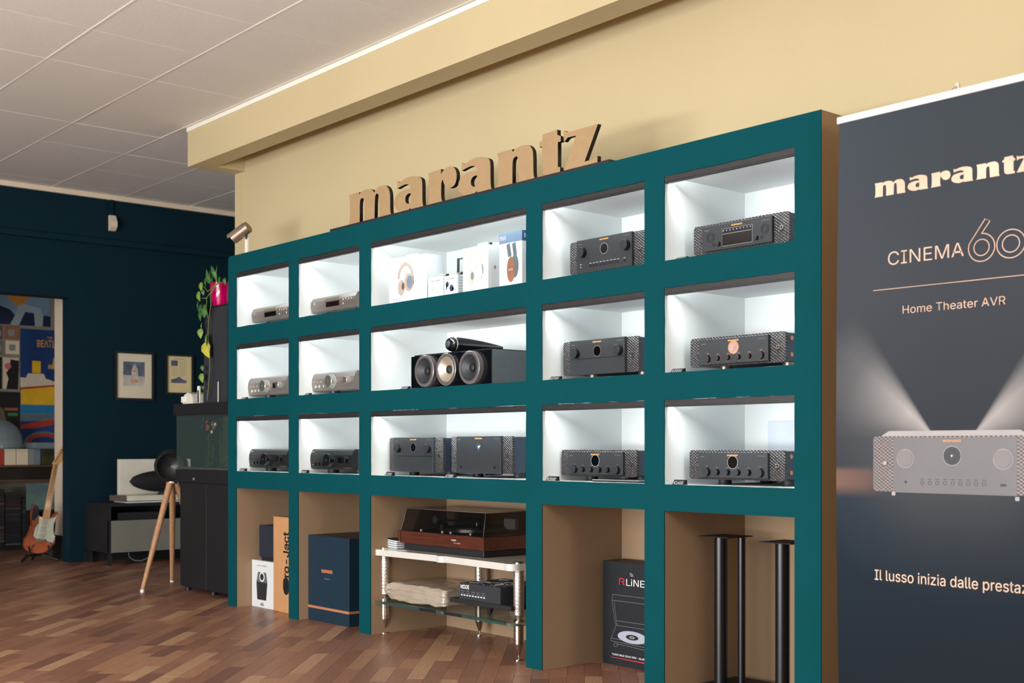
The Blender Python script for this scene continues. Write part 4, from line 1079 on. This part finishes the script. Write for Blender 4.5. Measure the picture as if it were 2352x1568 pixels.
for cx, cz in ((-2.089, .783), (-1.693, .779)): print_shape('receiver_foot_print', [rrect(bx(cx)-.0065, bx(cx)+.0065, cz-.003, cz+.009, .003)], y-.001, RG2, ban)

# ================================================================== LEFT SIDE: AQUARIUM AND ITS THINGS
PB = mat('poster_deep_blue', (16, 58, 118), .6, var=.3, nscale=3); PY = mat('poster_yellow', (226, 178, 30), .6, var=.08); PR = mat('poster_red', (176, 52, 30), .6, var=.1); PWH = mat('poster_cream', (214, 200, 180), .6, var=.05); PCY = mat('poster_cyan', (30, 120, 170), .6, var=.1); PPU = mat('poster_mauve', (150, 110, 160), .6)
aq = thing('aquarium', 'planted glass fish tank on a tall black two-door cabinet, left of the unit', 'aquarium', (-7.51, .15, 0))
AW, AD = .98, .335
box('cabinet', .07, AW, .006, AD, .022, .700, BLACKC, aq)
for a_, c_ in ((.071, .4385), (.4405, AW-.0)): box('door', a_, c_, -.012, .005, .03, .698, BLACKC, aq, .001, seg=1)
for x in (.10, .46, .90): MB().lathe([(.02, 0), (.016, .022)], (x, .03, 0), n=16).obj('foot', BLACK, aq)
box('base_frame', 0, AW, -.012, AD, .700, .785, BLACKC, aq, .004)
box('frame_badge', .255, .275, -.0135, -.012, .718, .732, GREYP, aq)
box('hood', -.012, AW, -.022, AD, 1.135, 1.208, BLACKC, aq, .004)
g = MB(); g.box(.002, AW-.002, -.006, -.001, .785, 1.136); g.box(.002, .007, 0, AD-.01, .785, 1.136); g.obj('glass_pane', GLASSC, aq, label='clear glass panes')
box('back_pane', .007, AW-.002, AD-.012, AD-.006, .785, 1.136, mat('tank_background', (58, 66, 60), .6, var=.4, nscale=8), aq)
box('water', .008, AW-.004, .0005, AD-.014, .800, 1.105, glassy('tank_water', (40, 62, 50), .18, .02), aq)
box('gravel', .008, AW-.004, .0005, AD-.014, .786, .800, mat('dark_gravel', (50, 52, 50), .8, var=.5, nscale=90, bump=1, bscale=150), aq)
rr = random.Random(9)
PLM = [mat('water_plant_green', (66, 104, 44), .5, var=.4, nscale=20), mat('water_plant_dark', (34, 66, 40), .5, var=.4, nscale=20)]
for k in range(46):
    x = rr.uniform(.14, .9); yy = rr.uniform(.05, .28); h = rr.uniform(.08, .27)
    b = MB(); cx_ = x
    for j in range(int(h/.012)):
        z = .795+j*.012; a = rr.uniform(0, 6.28); l = rr.uniform(.012, .03)
        dx, dy = math.cos(a)*l, math.sin(a)*l*.6
        b.poly([(x, yy, z), (x+dx*.5-dy*.25, yy+dy*.5+dx*.25, z+.008), (x+dx, yy+dy, z+.006), (x+dx*.5+dy*.25, yy+dy*.5-dx*.25, z+.002)])
        x += rr.uniform(-.003, .003)
    b.tube([(cx_, yy, .795), (x, yy, .795+h)], .0012, 5)
    b.obj('water_plant', PLM[k % 2], aq)
for k in range(12):
    x = rr.uniform(.20, .42); z = rr.uniform(1.02, 1.10)
    b = MB(); b.lathe([(.001, -.012), (.009, -.004), (.008, .006), (.001, .013)], (x, rr.uniform(.02, .08), z), n=8, close=False)
    b.obj('bright_decoration', [PR, WOODP, MATC, NAVYP][k % 4], aq)
b = MB(); b.tube([(.375+.038*math.cos(a/14*6.283), -.002+.02, 1.108+.03*math.sin(a/14*6.283)) for a in range(15)], .004, 8); b.obj('filter_hose', BLACK, aq)
# things on the tank hood
ZH = 1.2085
t = thing('label_printer', 'small white receipt printer at the left end of the tank hood', 'printer', (-7.47, .17, ZH))
prof = [(0, 0), (.0, .035), (.025, .062), (.075, .074), (.12, .066), (.145, .04), (.15, 0)]
b = MB(); b.prism(prof, .0, .11, 'XZ'); b.obj('body', mat('printer_white', (222, 218, 208), .4), t)
b = MB(); b.box(-.012, .055, -.006, 0, .012, .05, .002, 1); b.obj('front_flap', WHITET, t)
b = MB(); b.box(.03, .10, .01, .10, .072, .078, .001, 1); b.obj('green_lid', mat('pale_green_lid', (110, 150, 100), .5), t)
t = thing('tower_speaker', 'tall dark panel speaker standing on the tank hood behind the vine', 'speaker', (-7.19, .19, ZH))
b = MB(); b.prism([(-.028, 0), (.0, .60), (.30, .60), (.30, 0)], 0, .16, 'XZ'); b.obj('cabinet', mat('charcoal_cloth', (38, 40, 46), .8, var=.15, nscale=12, bump=.2, bscale=500), t)
b = MB(); b.box(-.004, .30, -.001, .162, .60, .612, .001, 1); b.obj('top_cap', BLACK, t)
t = thing('small_mirror_panel', 'narrow upright white-framed glass strip beside the dark panel speaker', 'panel', (-7.262, .17, ZH))
box('frame', 0, .03, 0, .01, 0, .112, WHITET, t, .001); box('glass_strip', .006, .024, -.001, .0, .004, .085, DISPLAY, t)
t = box('curved_rod', -6.99, -6.985, .175, .18, ZH, ZH+.13, WHITET); t.rotation_euler = (0, 0, 0); tag(t, 'thin pale rod leaning at the right of the dark panel speaker', 'rod')
plant = thing('potted_vine', 'trailing green vine in a glossy magenta pot on the dark panel speaker', 'plant', (-7.09, .25, ZH+.612))
b = MB(); b.lathe([(.0001, 0), (.050, 0), (.054, .01), (.068, .10), (.073, .150), (.070, .150), (.066, .12), (.0001, .118)], n=32, close=False); b.obj('pot', MAGENTA, plant)
b = MB(); b.lathe([(.066, .120), (.03, .128), (.0001, .130)], n=20, close=False); b.obj('soil', SOIL, plant)
PL = Vector((-7.09, .25, ZH+.612)); VY = .155
VN = [[(-6.97, 1.938), (-7.049, 1.889), (-7.04, 1.822), (-7.075, 1.718), (-7.084, 1.62), (-7.058, 1.512), (-7.058, 1.413), (-7.075, 1.307), (-7.093, 1.225)], [(-6.97, 1.946), (-7.084, 1.909), (-7.138, 1.947)], [(-6.979, 1.939), (-7.102, 1.869), (-7.093, 1.778), (-7.084, 1.744)], [(-7.102, 1.869), (-7.174, 1.876)], [(-6.961, 1.954), (-7.014, 2.016), (-7.005, 2.04)], [(-6.961, 1.954), (-6.97, 2.012), (-6.961, 2.039)]]
for vn in VN:
    pts = [Vector((x, VY, z))-PL for x, z in vn]
    if vn[0][0] > -7.0: pts = [Vector((-6.99, .225, 1.952))-PL, Vector((-6.95, .18, 1.957))-PL]+pts
    MB().tube(pts, .0024, 6).obj('stem', STEM, plant)
LV = [(-6.994,2.021,.057),(-6.95,2.021,.057),(-7.073,2.001,.063),(-7.104,1.971,.046),(-7.163,1.947,.046),(-7.011,1.974,.046),(-6.916,1.96,.04),(-7.136,1.909,.029),(-7.196,1.889,.051),(-7.208,1.832,.046),(-7.145,1.818,.051),(-7.181,1.801,.057),(-7.118,1.791,.063),(-7.176,1.763,.046),(-7.082,1.809,.051),(-7.154,1.697,.032),(-7.172,1.652,.046),(-7.095,1.602,.063),(-7.091,1.542,.08),(-7.145,1.429,.029),(-7.154,1.368,.046),(-7.136,1.305,.021),(-7.038,2.002,.057),(-6.847,1.949,.034)]
rr = random.Random(2)
for i, (x, z, s) in enumerate(LV):
    b = MB(); up = i in (0, 1, 2, 22)
    a = rr.uniform(-.5, .5)+(PI if up else 0)
    pr = [(0, .5), (.28, .38), (.36, .1), (.22, -.25), (0, -.58), (-.22, -.25), (-.36, .1), (-.28, .38)]
    if up: pr = [(px*.6, pz*1.15) for px, pz in pr]
    ro = Matrix.Rotation(a, 2); tw = rr.uniform(-.5, .5)
    P = [ro @ Vector((px*s*1.4, pz*s*1.3)) for px, pz in pr]
    c0_ = b.bm.verts.new((0, -.006, 0)); vsx = [b.bm.verts.new((p.x*math.cos(tw), p.x*math.sin(tw)+abs(p.y)*.15, p.y)) for p in P]
    for k in range(8): b.bm.faces.new((c0_, vsx[k], vsx[(k+1) % 8]))
    b.obj('leaf', LEAFYY if i == 18 else (LEAFY if i in (4, 8, 16, 17, 20, 15) else LEAF), plant, loc=(x-PL.x, VY-.01-PL.y, z-PL.z))

# tripod loudspeaker in front of the tank corner
tp = thing('tripod_speaker', 'black bowl-shaped speaker on three pale wooden legs, beside the tank', 'speaker', (-7.60, .13, 0))
TC = Vector((-7.60, .13, 0))
for f_, tpx in (((-7.455, -.113), (-7.575, .13)), ((-7.899, .296), (-7.62, .17)), ((-7.62, .44), (-7.59, .18))):
    b = MB(); p0 = Vector((f_[0], f_[1], .012))-TC; p1 = Vector((tpx[0], tpx[1], .69))-TC
    b.tube([p0, p0.lerp(p1, .5), p1], [.0135, .019, .0215], 16); lg = b.obj('leg', OAKLEG, tp)
    b = MB(); b.tube([Vector((p0.x, p0.y, 0.0)), p0+Vector((0, 0, .006))], [.013, .0145], 14); b.obj('leg_tip', WHITET, lg)
b = MB(); b.lathe([(.03, .685), (.045, .69), (.045, .70), (.03, .705)], (0, .03, 0), n=24); b.obj('leg_collar', CHROME, tp)
hd = MB(); c = [(0.001, -.115), (.055, -.112), (.085, -.095), (.105, -.06), (.112, -.01), (.108, .04), (.095, .085), (.09, .088), (.078, .075), (.05, .055), (.001, .045)]
hd.lathe(c, (0, 0, 0), 'X', 36, close=False)
o = hd.obj('head', mat('black_speaker_cloth', (14, 15, 20), .5, coat=.2), tp); o.location = (-.15, 0.09, .80); o.rotation_euler = (0, 0, -.5)

# ================================================================== LEFT WALL THINGS
def frame(label, y0, y1, z0, z1, paper, art):
    t = thing('picture_frame', label, 'picture', (XL, y0, z0)); w, h = y1-y0, z1-z0; fw = .018
    m = MB(); m.box(0.001, .022, 0, w, 0, fw); m.box(.001, .022, 0, w, h-fw, h); m.box(.001, .022, 0, fw, fw, h-fw); m.box(.001, .022, w-fw, w, fw, h-fw); m.obj('frame', BLACK, t)
    box('mount', .002, .008, fw, w-fw, fw, h-fw, paper, t)
    art(t, w, h); return t
BLUEA = mat('etching_blue_grey', (92, 100, 118), .7, var=.5, nscale=9); PINKA = mat('etching_rose', (206, 150, 122), .7, var=.2, nscale=20); PALEA = mat('etching_pale', (190, 184, 172), .7, var=.25, nscale=12)
def art1(t, w, h):
    box('printed_sheet', .008, .0085, .073, .261, .119, .322, PALEA, t)
    print_shape('sky_print', [[(.075, .21), (.259, .20), (.259, .32), (.075, .32)]], .0088, BLUEA, t, 'YZ')
    print_shape('figure_print', [[(.14, .165), (.205, .165), (.20, .26), (.175, .30), (.168, .30), (.15, .26)]], .0095, PALEA, t, 'YZ')
    print_shape('figure_print', [rrect(.137, .20, .148, .172, .008)], .010, PINKA, t, 'YZ'); print_shape('figure_print', [[(.135, .235), (.195, .235), (.17, .262)]], .0104, PINKA, t, 'YZ')
def art2(t, w, h):
    print_shape('sky_print', [[(.056, .245), (.115, .245), (.115, .292), (.056, .292)]], .0088, BLUEA, t, 'YZ')
    print_shape('landscape_print', [[(.055, .10), (.195, .10), (.195, .125), (.16, .132), (.13, .155), (.10, .14), (.055, .128)]], .0088, BLUEA, t, 'YZ')
    for k in range(17):
        print_shape('text_line_print', [[(.128, .162+k*.0078), (.193, .162+k*.0078), (.193, .1635+k*.0078), (.128, .1635+k*.0078)]], .0088, GREYP, t, 'YZ')
        if k < 10: print_shape('text_line_print', [[(.057, .162+k*.0078), (.118, .162+k*.0078), (.118, .1635+k*.0078), (.057, .1635+k*.0078)]], .0088, GREYP, t, 'YZ')
    print_shape('heading_print', [[(.075, .303), (.175, .303), (.175, .306), (.075, .306)]], .0088, CREAMD, t, 'YZ')
frame('larger black-framed etching with rose figure on cream mount, teal wall', .655, .994, 1.317, 1.722, MATC, art1)
frame('smaller black-framed yellowed printed page with landscape, teal wall', 1.095, 1.353, 1.374, 1.720, MATY, art2)
t = thing('emergency_light', 'small white wedge lamp on a teal conduit high on the teal wall', 'lamp', (XL+.013, .60, 2.70))
b = MB(); b.prism([(0.003, 0), (.03, .0), (.068, .03), (.068, .07), (.035, .125), (.003, .125)], 0, .05, 'XZ'); b.obj('lamp_body', POSTW, t)
box('conduit', 0.001, .02, .012, .034, .125, .255, TEALW, t)

# media bench
mb = thing('media_bench', 'low black media bench with grey drop front against the teal wall', 'bench', (-9.735, .405, 0))
b = MB(); b.box(0, .485, 0, 1.55, .462, .484, .001, 1); b.box(0, .485, 0, .018, .10, .462); b.box(0, .485, 1.53, 1.55, .10, .462); b.box(0, .46, .018, 1.53, .10, .115); b.box(0, .01, .018, 1.53, .115, .462); b.box(0.01, .45, .018, 1.53, .345, .355)
b.obj('carcass', BLACKC, mb)
box('drop_front', .462, .484, .0, 1.548, .103, .352, GREYFR, mb, .001, seg=1)
for x, yy in ((.03, .02), (.455, .004), (.03, 1.51), (.455, 1.51)): box('leg', x, x+.025, yy, yy+.022, 0, .10, BLACKC, mb)
box('media_player', .10, .42, .10, .48, .355, .41, BLACK, mb)
t = thing('product_board', 'tall white product box standing against the teal wall on the bench', 'box', (-9.64, .635, .4845))
box('carton', 0, .05, 0, .62, .003, .345, mat('warm_white_carton', (226, 222, 206), .5), t, .002)
text('maker_print', 'Bowers', .42, .295, .12, .018, .0508, GREYP, t, plane='YZ')
t = thing('flat_box', 'flat white box with wooden left end lying on the media bench', 'box', (-9.565, .60, .4855))
box('carton', 0, .20, .0, .60, .012, .055, mat('warm_white_carton_low', (214, 206, 186), .5), t, .001)
box('wooden_end', 0, .20, -.06, .0, .012, .057, CREAMD, t, .001); box('acrylic_plate', -.0, .25, -.02, .66, 0, .008, mat('clear_lit_acrylic', (225, 238, 240), .1, coat=1), t)
text('maker_print', 'Sonos', .35, .022, .07, .014, .2006, CREAMD, t, plane='YZ')
t = thing('oval_speaker', 'black oval airship-shaped speaker lying above the flat white box', 'speaker', (-9.46, .96, .5430))
b = MB(); n = 16; pr = [(.001+.098*math.sqrt(max(0, 1-(k/n*2-1)**2))**1.15, (k/n*2-1)*.30) for k in range(n+1)]
b.lathe(pr, (0, 0, .108), 'Y', 32, close=False, sq=(.8, .9)); b.obj('body', mat('black_grille_cloth', (14, 14, 18), .8, bump=.3, bscale=600), t)
b = MB(); b.lathe([(.06, 0), (.05, .012), (.035, .025)], (0, 0, 0), n=24); b.obj('pedestal', mat('grey_pedestal', (90, 96, 104), .3, metal=.6), t)
cu = MB(); cu.tube([(-9.40, .628, .098), (-9.39, .63, .05), (-9.38, .67, .02), (-9.38, .73, .014), (-9.38, .79, .04), (-9.39, .81, .098)], .005, 8)
o = cu.obj('hanging_cable', mat('grey_cable', (110, 124, 128), .4)); tag(o, 'grey cable loop hanging under the media bench', 'cable')

# ================================================================== SHOP ROOM BEYOND THE DOORWAY
XP = -11.72
def poster(label, y0, y1, z0, z1, m, d=.004, cat='poster', nm='poster'):
    t = thing(nm, label, cat, (XP+d, y0, z0)); box('sheet', -.001, .001, 0, y1-y0, 0, z1-z0, m, t); return t
def psh(t, name, pl, m, k=1): return print_shape(name, [pl], .0012+.0006*k, m, t, 'YZ', thick=.0004)
t = poster('tall blue music poster with yellow lettering, centre of the record room wall', .563, .965, 1.245, 2.045, PB)
text('title_print', 'THE', .25, .715, .05, .022, .003, GOLDP, t, plane='YZ', bold=.02)
text('title_print', 'BEATLES', .155, .635, .245, .065, .003, GOLDP, t, plane='YZ', bold=.02)
psh(t, 'colour_field_print', [(0, 0), (.402, 0), (.402, .085), (0, .085)], PCY)
psh(t, 'colour_field_print', [(.005, .085), (.385, .085), (.385, .27), (.005, .225)], PY, 2)
psh(t, 'colour_field_print', [(.005, .225), (.385, .27), (.385, .285), (.005, .245)], PR, 3)
psh(t, 'colour_field_print', [(.0, .245), (.385, .285), (.26, .33), (.0, .34)], PWH, 3)
psh(t, 'colour_field_print', [(.05, .33), (.24, .33), (.22, .38), (.07, .38)], PWH, 4)
psh(t, 'colour_field_print', [(.11, .385), (.19, .385), (.19, .50), (.11, .50)], PY, 3)
psh(t, 'lettering_block_print', [(.26, .43), (.38, .43), (.385, .50), (.31, .54), (.30, .47), (.26, .47)], mat('poster_ochre', (180, 146, 80), .6, var=.3, nscale=30), 3)
t = poster('lower blue and red music poster with arched rainbow, below the blue one', .563, .965, .96, 1.240, PB)
psh(t, 'pale_band_print', [(0, .21), (.402, .22), (.402, .28), (0, .28)], GREYBLUE)
psh(t, 'lettering_block_print', [(.0, .14), (.15, .15), (.31, .18), (.32, .235), (.15, .205), (0, .175)], PR, 2)
psh(t, 'rainbow_print', ring_pts(.22, -.0, .19, .12, 20, 0, 180), GREYBLUE, 2); psh(t, 'rainbow_print', ring_pts(.22, -.0, .165, .10, 20, 0, 180), PR, 3); psh(t, 'rainbow_print', ring_pts(.22, -.0, .13, .07, 20, 0, 180), PB, 4)
t = poster('wide blue poster of a striding figure in pale trousers, at the top left', .25, .845, 2.075, 2.36, mat('poster_mid_blue', (110, 140, 165), .6, var=.2, nscale=3))
psh(t, 'dark_sea_print', [(0, 0), (.595, 0), (.595, .10), (.33, .13), (.30, .05), (.22, .14), (0, .22)], mat('poster_navy', (12, 34, 70), .6))
psh(t, 'trousers_print', [(.22, .0), (.30, .0), (.36, .13), (.44, .13), (.45, .0), (.52, .0), (.53, .10), (.50, .17), (.30, .21), (.27, .10)], mat('poster_pale_grey_blue', (150, 168, 176), .6), 2)
psh(t, 'shirt_print', [(.18, .284), (.40, .284), (.38, .23), (.33, .20), (.27, .17), (.24, .21)], mat('poster_amber', (190, 130, 60), .6), 3)
t = poster('small dark photograph in the gap right of the wide poster', .90, .962, 2.16, 2.30, mat('photo_grey', (70, 80, 88), .6, var=.5, nscale=20), cat='photo')
t = poster('black and white portrait pin-up with red dot', .405, .55, 1.47, 1.765, PWH)
psh(t, 'silhouette_print', [(.03, 0), (.14, 0), (.145, .27), (.07, .28), (.06, .20), (.03, .15), (.05, .10)], BLACK); psh(t, 'dot_print', ring_pts(.045, .215, .03, .03, 18), mat('poster_salmon', (200, 110, 110), .6), 2)
t = poster('dark pin-up at the left frame edge beside the red-dot portrait', .22, .395, 1.47, 1.765, BOXDK)
for i, (a, c, e, f_) in enumerate(((.30, .40, 1.93, 2.06), (.42, .555, 1.94, 2.065), (.30, .405, 1.79, 1.915), (.43, .555, 1.80, 1.925))):
    t = poster(['small sepia card, upper left of four', 'small sepia card, upper right of four', 'small grey-green card, lower left of four', 'small cream card, lower right of four'][i]+' on the record room wall', a, c, e, f_, [CREAMD, WOODP, mat('poster_grey_green', (110, 116, 96), .6, var=.2), MATC][i], cat='card', nm='wall_card')
    psh(t, 'faint_drawing_print', rrect(.03, .09, .03, .09, .015), GREYP)
t = poster('black concert poster with a pink figure and green lettering', .25, .560, .98, 1.445, BLACK)
psh(t, 'figure_print', [(.08, .02), (.20, .05), (.18, .22), (.16, .30), (.12, .33), (.08, .26)], CREAMD)
psh(t, 'lettering_block_print', [(.20, .24), (.29, .24), (.29, .27), (.20, .27)], mat('poster_green', (60, 120, 90), .6)); psh(t, 'lettering_block_print', [(.17, .29), (.29, .29), (.29, .315), (.17, .315)], mat('poster_brown', (150, 90, 60), .6))
# pictures on the white pillar
t = thing('framed_print', 'narrow pink framed print high on the white pillar beside the doorway', 'picture', (-10.05, .40, 1.93)); t.location = (-10.079, .41, 1.90)
box('frame', 0, .012, 0, .20, 0, .25, GREYP, t); box('sheet', .012, .013, .015, .185, .02, .23, mat('poster_pink', (190, 60, 90), .6, var=.4, nscale=20), t)
t = thing('pinned_strip', 'tall colourful flyer strip pinned low on the white pillar', 'poster', (-10.079, .41, 1.0))
box('sheet', 0, .002, 0, .18, 0, .40, mat('flyer_mix', (200, 150, 120), .6, var=.6, nscale=14), t)

# counter with disc boxes, domes, records below
ct = thing('record_counter', 'dark brown counter shelf holding discs in the record room', 'counter', (-11.70, -1.2, 0))
DBR = mat('dark_brown_board', (38, 28, 24), .5, var=.2, nscale=6); BRE = mat('brown_board_edge', (112, 82, 56), .5)
box('counter_top', 0, .50, 0, 2.30, .745, .765, DBR, ct); box('fascia', .46, .48, 0, 2.30, .635, .745, DBR, ct); box('lower_shelf_top', 0, .50, 0, 2.30, .622, .635, DBR, ct)
box('edge_strip', .50, .505, 0, 2.30, .752, .762, BRE, ct); box('edge_strip', .50, .505, 0, 2.30, .625, .633, BRE, ct); box('floor_plinth', 0, .45, 0, 2.30, 0, .04, BLACK, ct)
for yy in (0.0, 1.15, 2.28): box('support', 0, .45, yy, yy+.02, .04, .622, DBR, ct)
cds = [('dark red disc box at the left edge of the counter', .245, .275, PR), ('left cream disc box on the counter', .279, .379, MATC), ('right cream disc box on the counter', .385, .488, MATC), ('grey disc box on the counter, right of the cream pair', .494, .55, GREYP), ('clear disc holder with grey spine on the counter', .553, .598, SILP), ('dark green disc case leaning on the counter', .608, .72, mat('olive_case', (66, 66, 44), .4, var=.4)), ('slate disc case at the right of the counter', .728, .80, GREYBLUE)]
for l, a, c, m in cds:
    t = thing('disc_box', l, 'box', (-11.42, a-.0, .7655)); box('case', 0, .14, 0, c-a, 0, .145, m, t, .002, seg=1); box('lid_line', .1401, .1405, .004, c-a-.004, .125, .127, CREAMD, t)
t = thing('clear_dome', 'large clear plastic dome on the counter at the left edge', 'dome', (-11.48, .30, .912))
b = MB(); b.lathe([(.20, 0), (.20, .03), (.19, .12), (.15, .20), (.08, .255), (.001, .27)], n=32, close=False); b.obj('dome', DOMEG, t); b = MB(); b.lathe([(.205, 0), (.205, .012)], n=32); b.obj('rim', GREYBLUE, t)
t = thing('clear_case', 'low clear plastic case on the counter below the lower poster', 'cover', (-11.50, .52, .912)); box('lid', 0, .26, 0, .36, 0, .06, DOMEG, t, .01); box('base', -.005, .265, -.005, .365, -.0005, .008, GREYBLUE, t)
rr = random.Random(4)
RC = [(30, 32, 34), (44, 40, 36), (24, 34, 40), (60, 58, 54), (90, 84, 76), (34, 30, 44), (50, 26, 24)]
RM = [mat('sleeve_tone_%s' % 'abcdefg'[k], c, .5, var=.2, nscale=8) for k, c in enumerate(RC)]
for c in range(4):
    y0 = .12+c*.145
    z = 0
    while z < .50-c*.04:
        h = rr.choice([.011, .011, .018, .024]); dx = rr.uniform(-.006, .006)
        wh = ['at the frame edge', 'second from the left', 'behind the guitar body', 'next to the doorway'][c]
        o = box('disc_case', dx, .14+dx, 0+rr.uniform(0, .004), .138, 0, h-.0008, RM[rr.choices(range(7), [6, 4, 4, 2, 1, 3, 1])[0]]); o.location = (-11.36, y0, .0405+z)
        tag(o, 'disc case in the tall stack under the counter, '+wh, 'disc case', 'disc cases in the stack '+wh); z += h
t = thing('record_sleeve', 'pale green record sleeve standing under the counter behind the guitar neck', 'record', (-11.20, .44, .36)); 
box('sleeve', 0, .006, 0, .26, .0, .24, mat('sleeve_pale_green', (96, 122, 116), .5, var=.3, nscale=8), t); box('white_border', .006, .0065, 0, .26, .17, .215, GREYBLUE, t)
t.location.z = .0; 
for o in t.children: o.location.z = .36
box('prop_crate', -.1, .005, .0, .26, .0, .36, BLACK, t)
t = thing('guitar_amplifier', 'black amplifier case on the floor below the white pillar', 'amplifier', (-10.31, .35, 0)); box('case', 0, .22, 0, .24, 0, .185, BLACKC, t, .006); box('grille', .2201, .2215, .02, .22, .02, .15, BLACK, t); box('top_strip', .2201, .2215, .01, .23, .155, .175, GREYP, t)

# electric guitar on its stand
gt = thing('electric_guitar', 'orange sunburst electric guitar with pale pickguard leaning on a stand', 'guitar', (-9.98, 0, 0))
GB = [(0.074,0.463),(0.057,0.364),(0.066,0.314),(0.041,0.233),(0.001,0.169),(0.009,0.102),(0.074,0.074),(0.131,0.071),(0.172,0.081),(0.239,0.132),(0.251,0.189),(0.23,0.241),(0.239,0.299),(0.279,0.389),(0.264,0.406),(0.214,0.35),(0.156,0.35),(0.115,0.37),(0.123,0.42),(0.106,0.462)]
b = MB(); b.prism(smooth(GB, 2), -.02, .02, 'YZ'); b.obj('body', SUNB, gt)
b = MB(); b.prism(smooth([(p[0]*1.03-.004, p[1]*1.02-.004) for p in GB], 2), -.024, -.0201, 'YZ'); b.obj('body_edge', BLACKG, gt)
b = MB(); b.prism(smooth([(0.074,0.463),(0.057,0.364),(0.066,0.33),(0.10,0.36),(0.115,0.375),(0.123,0.42),(0.106,0.462)], 2), .0201, .0215, 'YZ'); b.obj('dark_burst_edge', BLACKG, gt)
GP = [(0.119,0.37),(0.189,0.347),(0.247,0.357),(0.270,0.384),(0.236,0.307),(0.233,0.249),(0.245,0.181),(0.224,0.149),(0.164,0.177),(0.09,0.193),(0.074,0.215),(0.086,0.272),(0.115,0.32)]
b = MB(); b.prism(GP, .0202, .023, 'YZ'); b.obj('pickguard', MINT, gt)
b = MB(); b.prism([(0.143,0.345),(0.197,0.345),(0.268,0.785),(0.232,0.785)], .018, .034, 'YZ'); nk = b.obj('neck', MAPLE, gt)
b = MB()
for k in range(14):
    f_ = k/14; z = .36+.42*f_**.85; y0 = .143+(.232-.143)*(z-.345)/.44; y1 = .197+(.268-.197)*(z-.345)/.44; b.box(.034, .0348, y0, y1, z, z+.002)
b.obj('frets', GREYP, nk)
b = MB(); b.prism([(0.23,0.785),(0.225,.80),(0.255,0.842),(0.286,0.909),(0.306,0.93),(0.331,0.93),(0.336,0.905),(0.312,0.875),(0.309,0.825),(0.276,0.783)], .016, .030, 'YZ'); hd = b.obj('headstock', MAPLE, gt)
for k in range(6):
    z = .812+k*.018; y_ = .243+k*.0105; MB().lathe([(.005, 0), (.005, .008), (.0001, .008)], (.030, y_, z), 'X', 10, close=False).obj('tuning_peg', CHROME, hd)
for z, y0 in ((.335, .13), (.285, .118), (.225, .10)): b = MB(); b.box(.023, .028, y0, y0+.075, z, z+.014, .003); o = b.obj('pickup', MATC, gt)
b = MB(); b.box(.0235, .032, .095, .170, .165, .182, .002); b.obj('bridge', CHROME, gt)
b = MB(); b.tube([(.03, .075, .145), (.035, .03, .105)], .003, 8); b.obj('tremolo_arm', CHROME, gt)
for yy, z in ((.20, .15), (.212, .132), (.235, .20)): MB().lathe([(.010, 0), (.008, .012), (.0001, .012)], (.023, yy, z), 'X', 14, close=False).obj('control_knob', CHROME if z < .16 else MATC, gt)
b = MB()
for k in range(6): b.tube([(.0335, .110+k*.0085, .18), (.0365, .240+k*.0042, .79)], .0006, 4)
b.obj('strings', CHROME, gt)
st = thing('guitar_stand', 'black folding floor stand cradling the electric guitar', 'stand', (-9.98, 0, 0))
b = MB(); b.tube([(.05, -.03, .012), (-.02, .04, .055), (-.03, .16, .055), (.06, .26, .012)], .010, 10); b.tube([(-.03, .10, .055), (-.14, .12, .012)], .010, 8); b.obj('leg_frame', BLACK, st)
b = MB(); b.tube([(-.04, .10, .05), (-.045, .16, .40)], .009, 10); b.obj('upright', BLACK, st)
for yy in (.035, .19): b = MB(); b.tube([(-.035, yy, .06), (.035, yy, .062), (.045, yy, .10), (.045, yy-.01, .135)], .007, 8); b.obj('cradle_arm', BLACK, st)
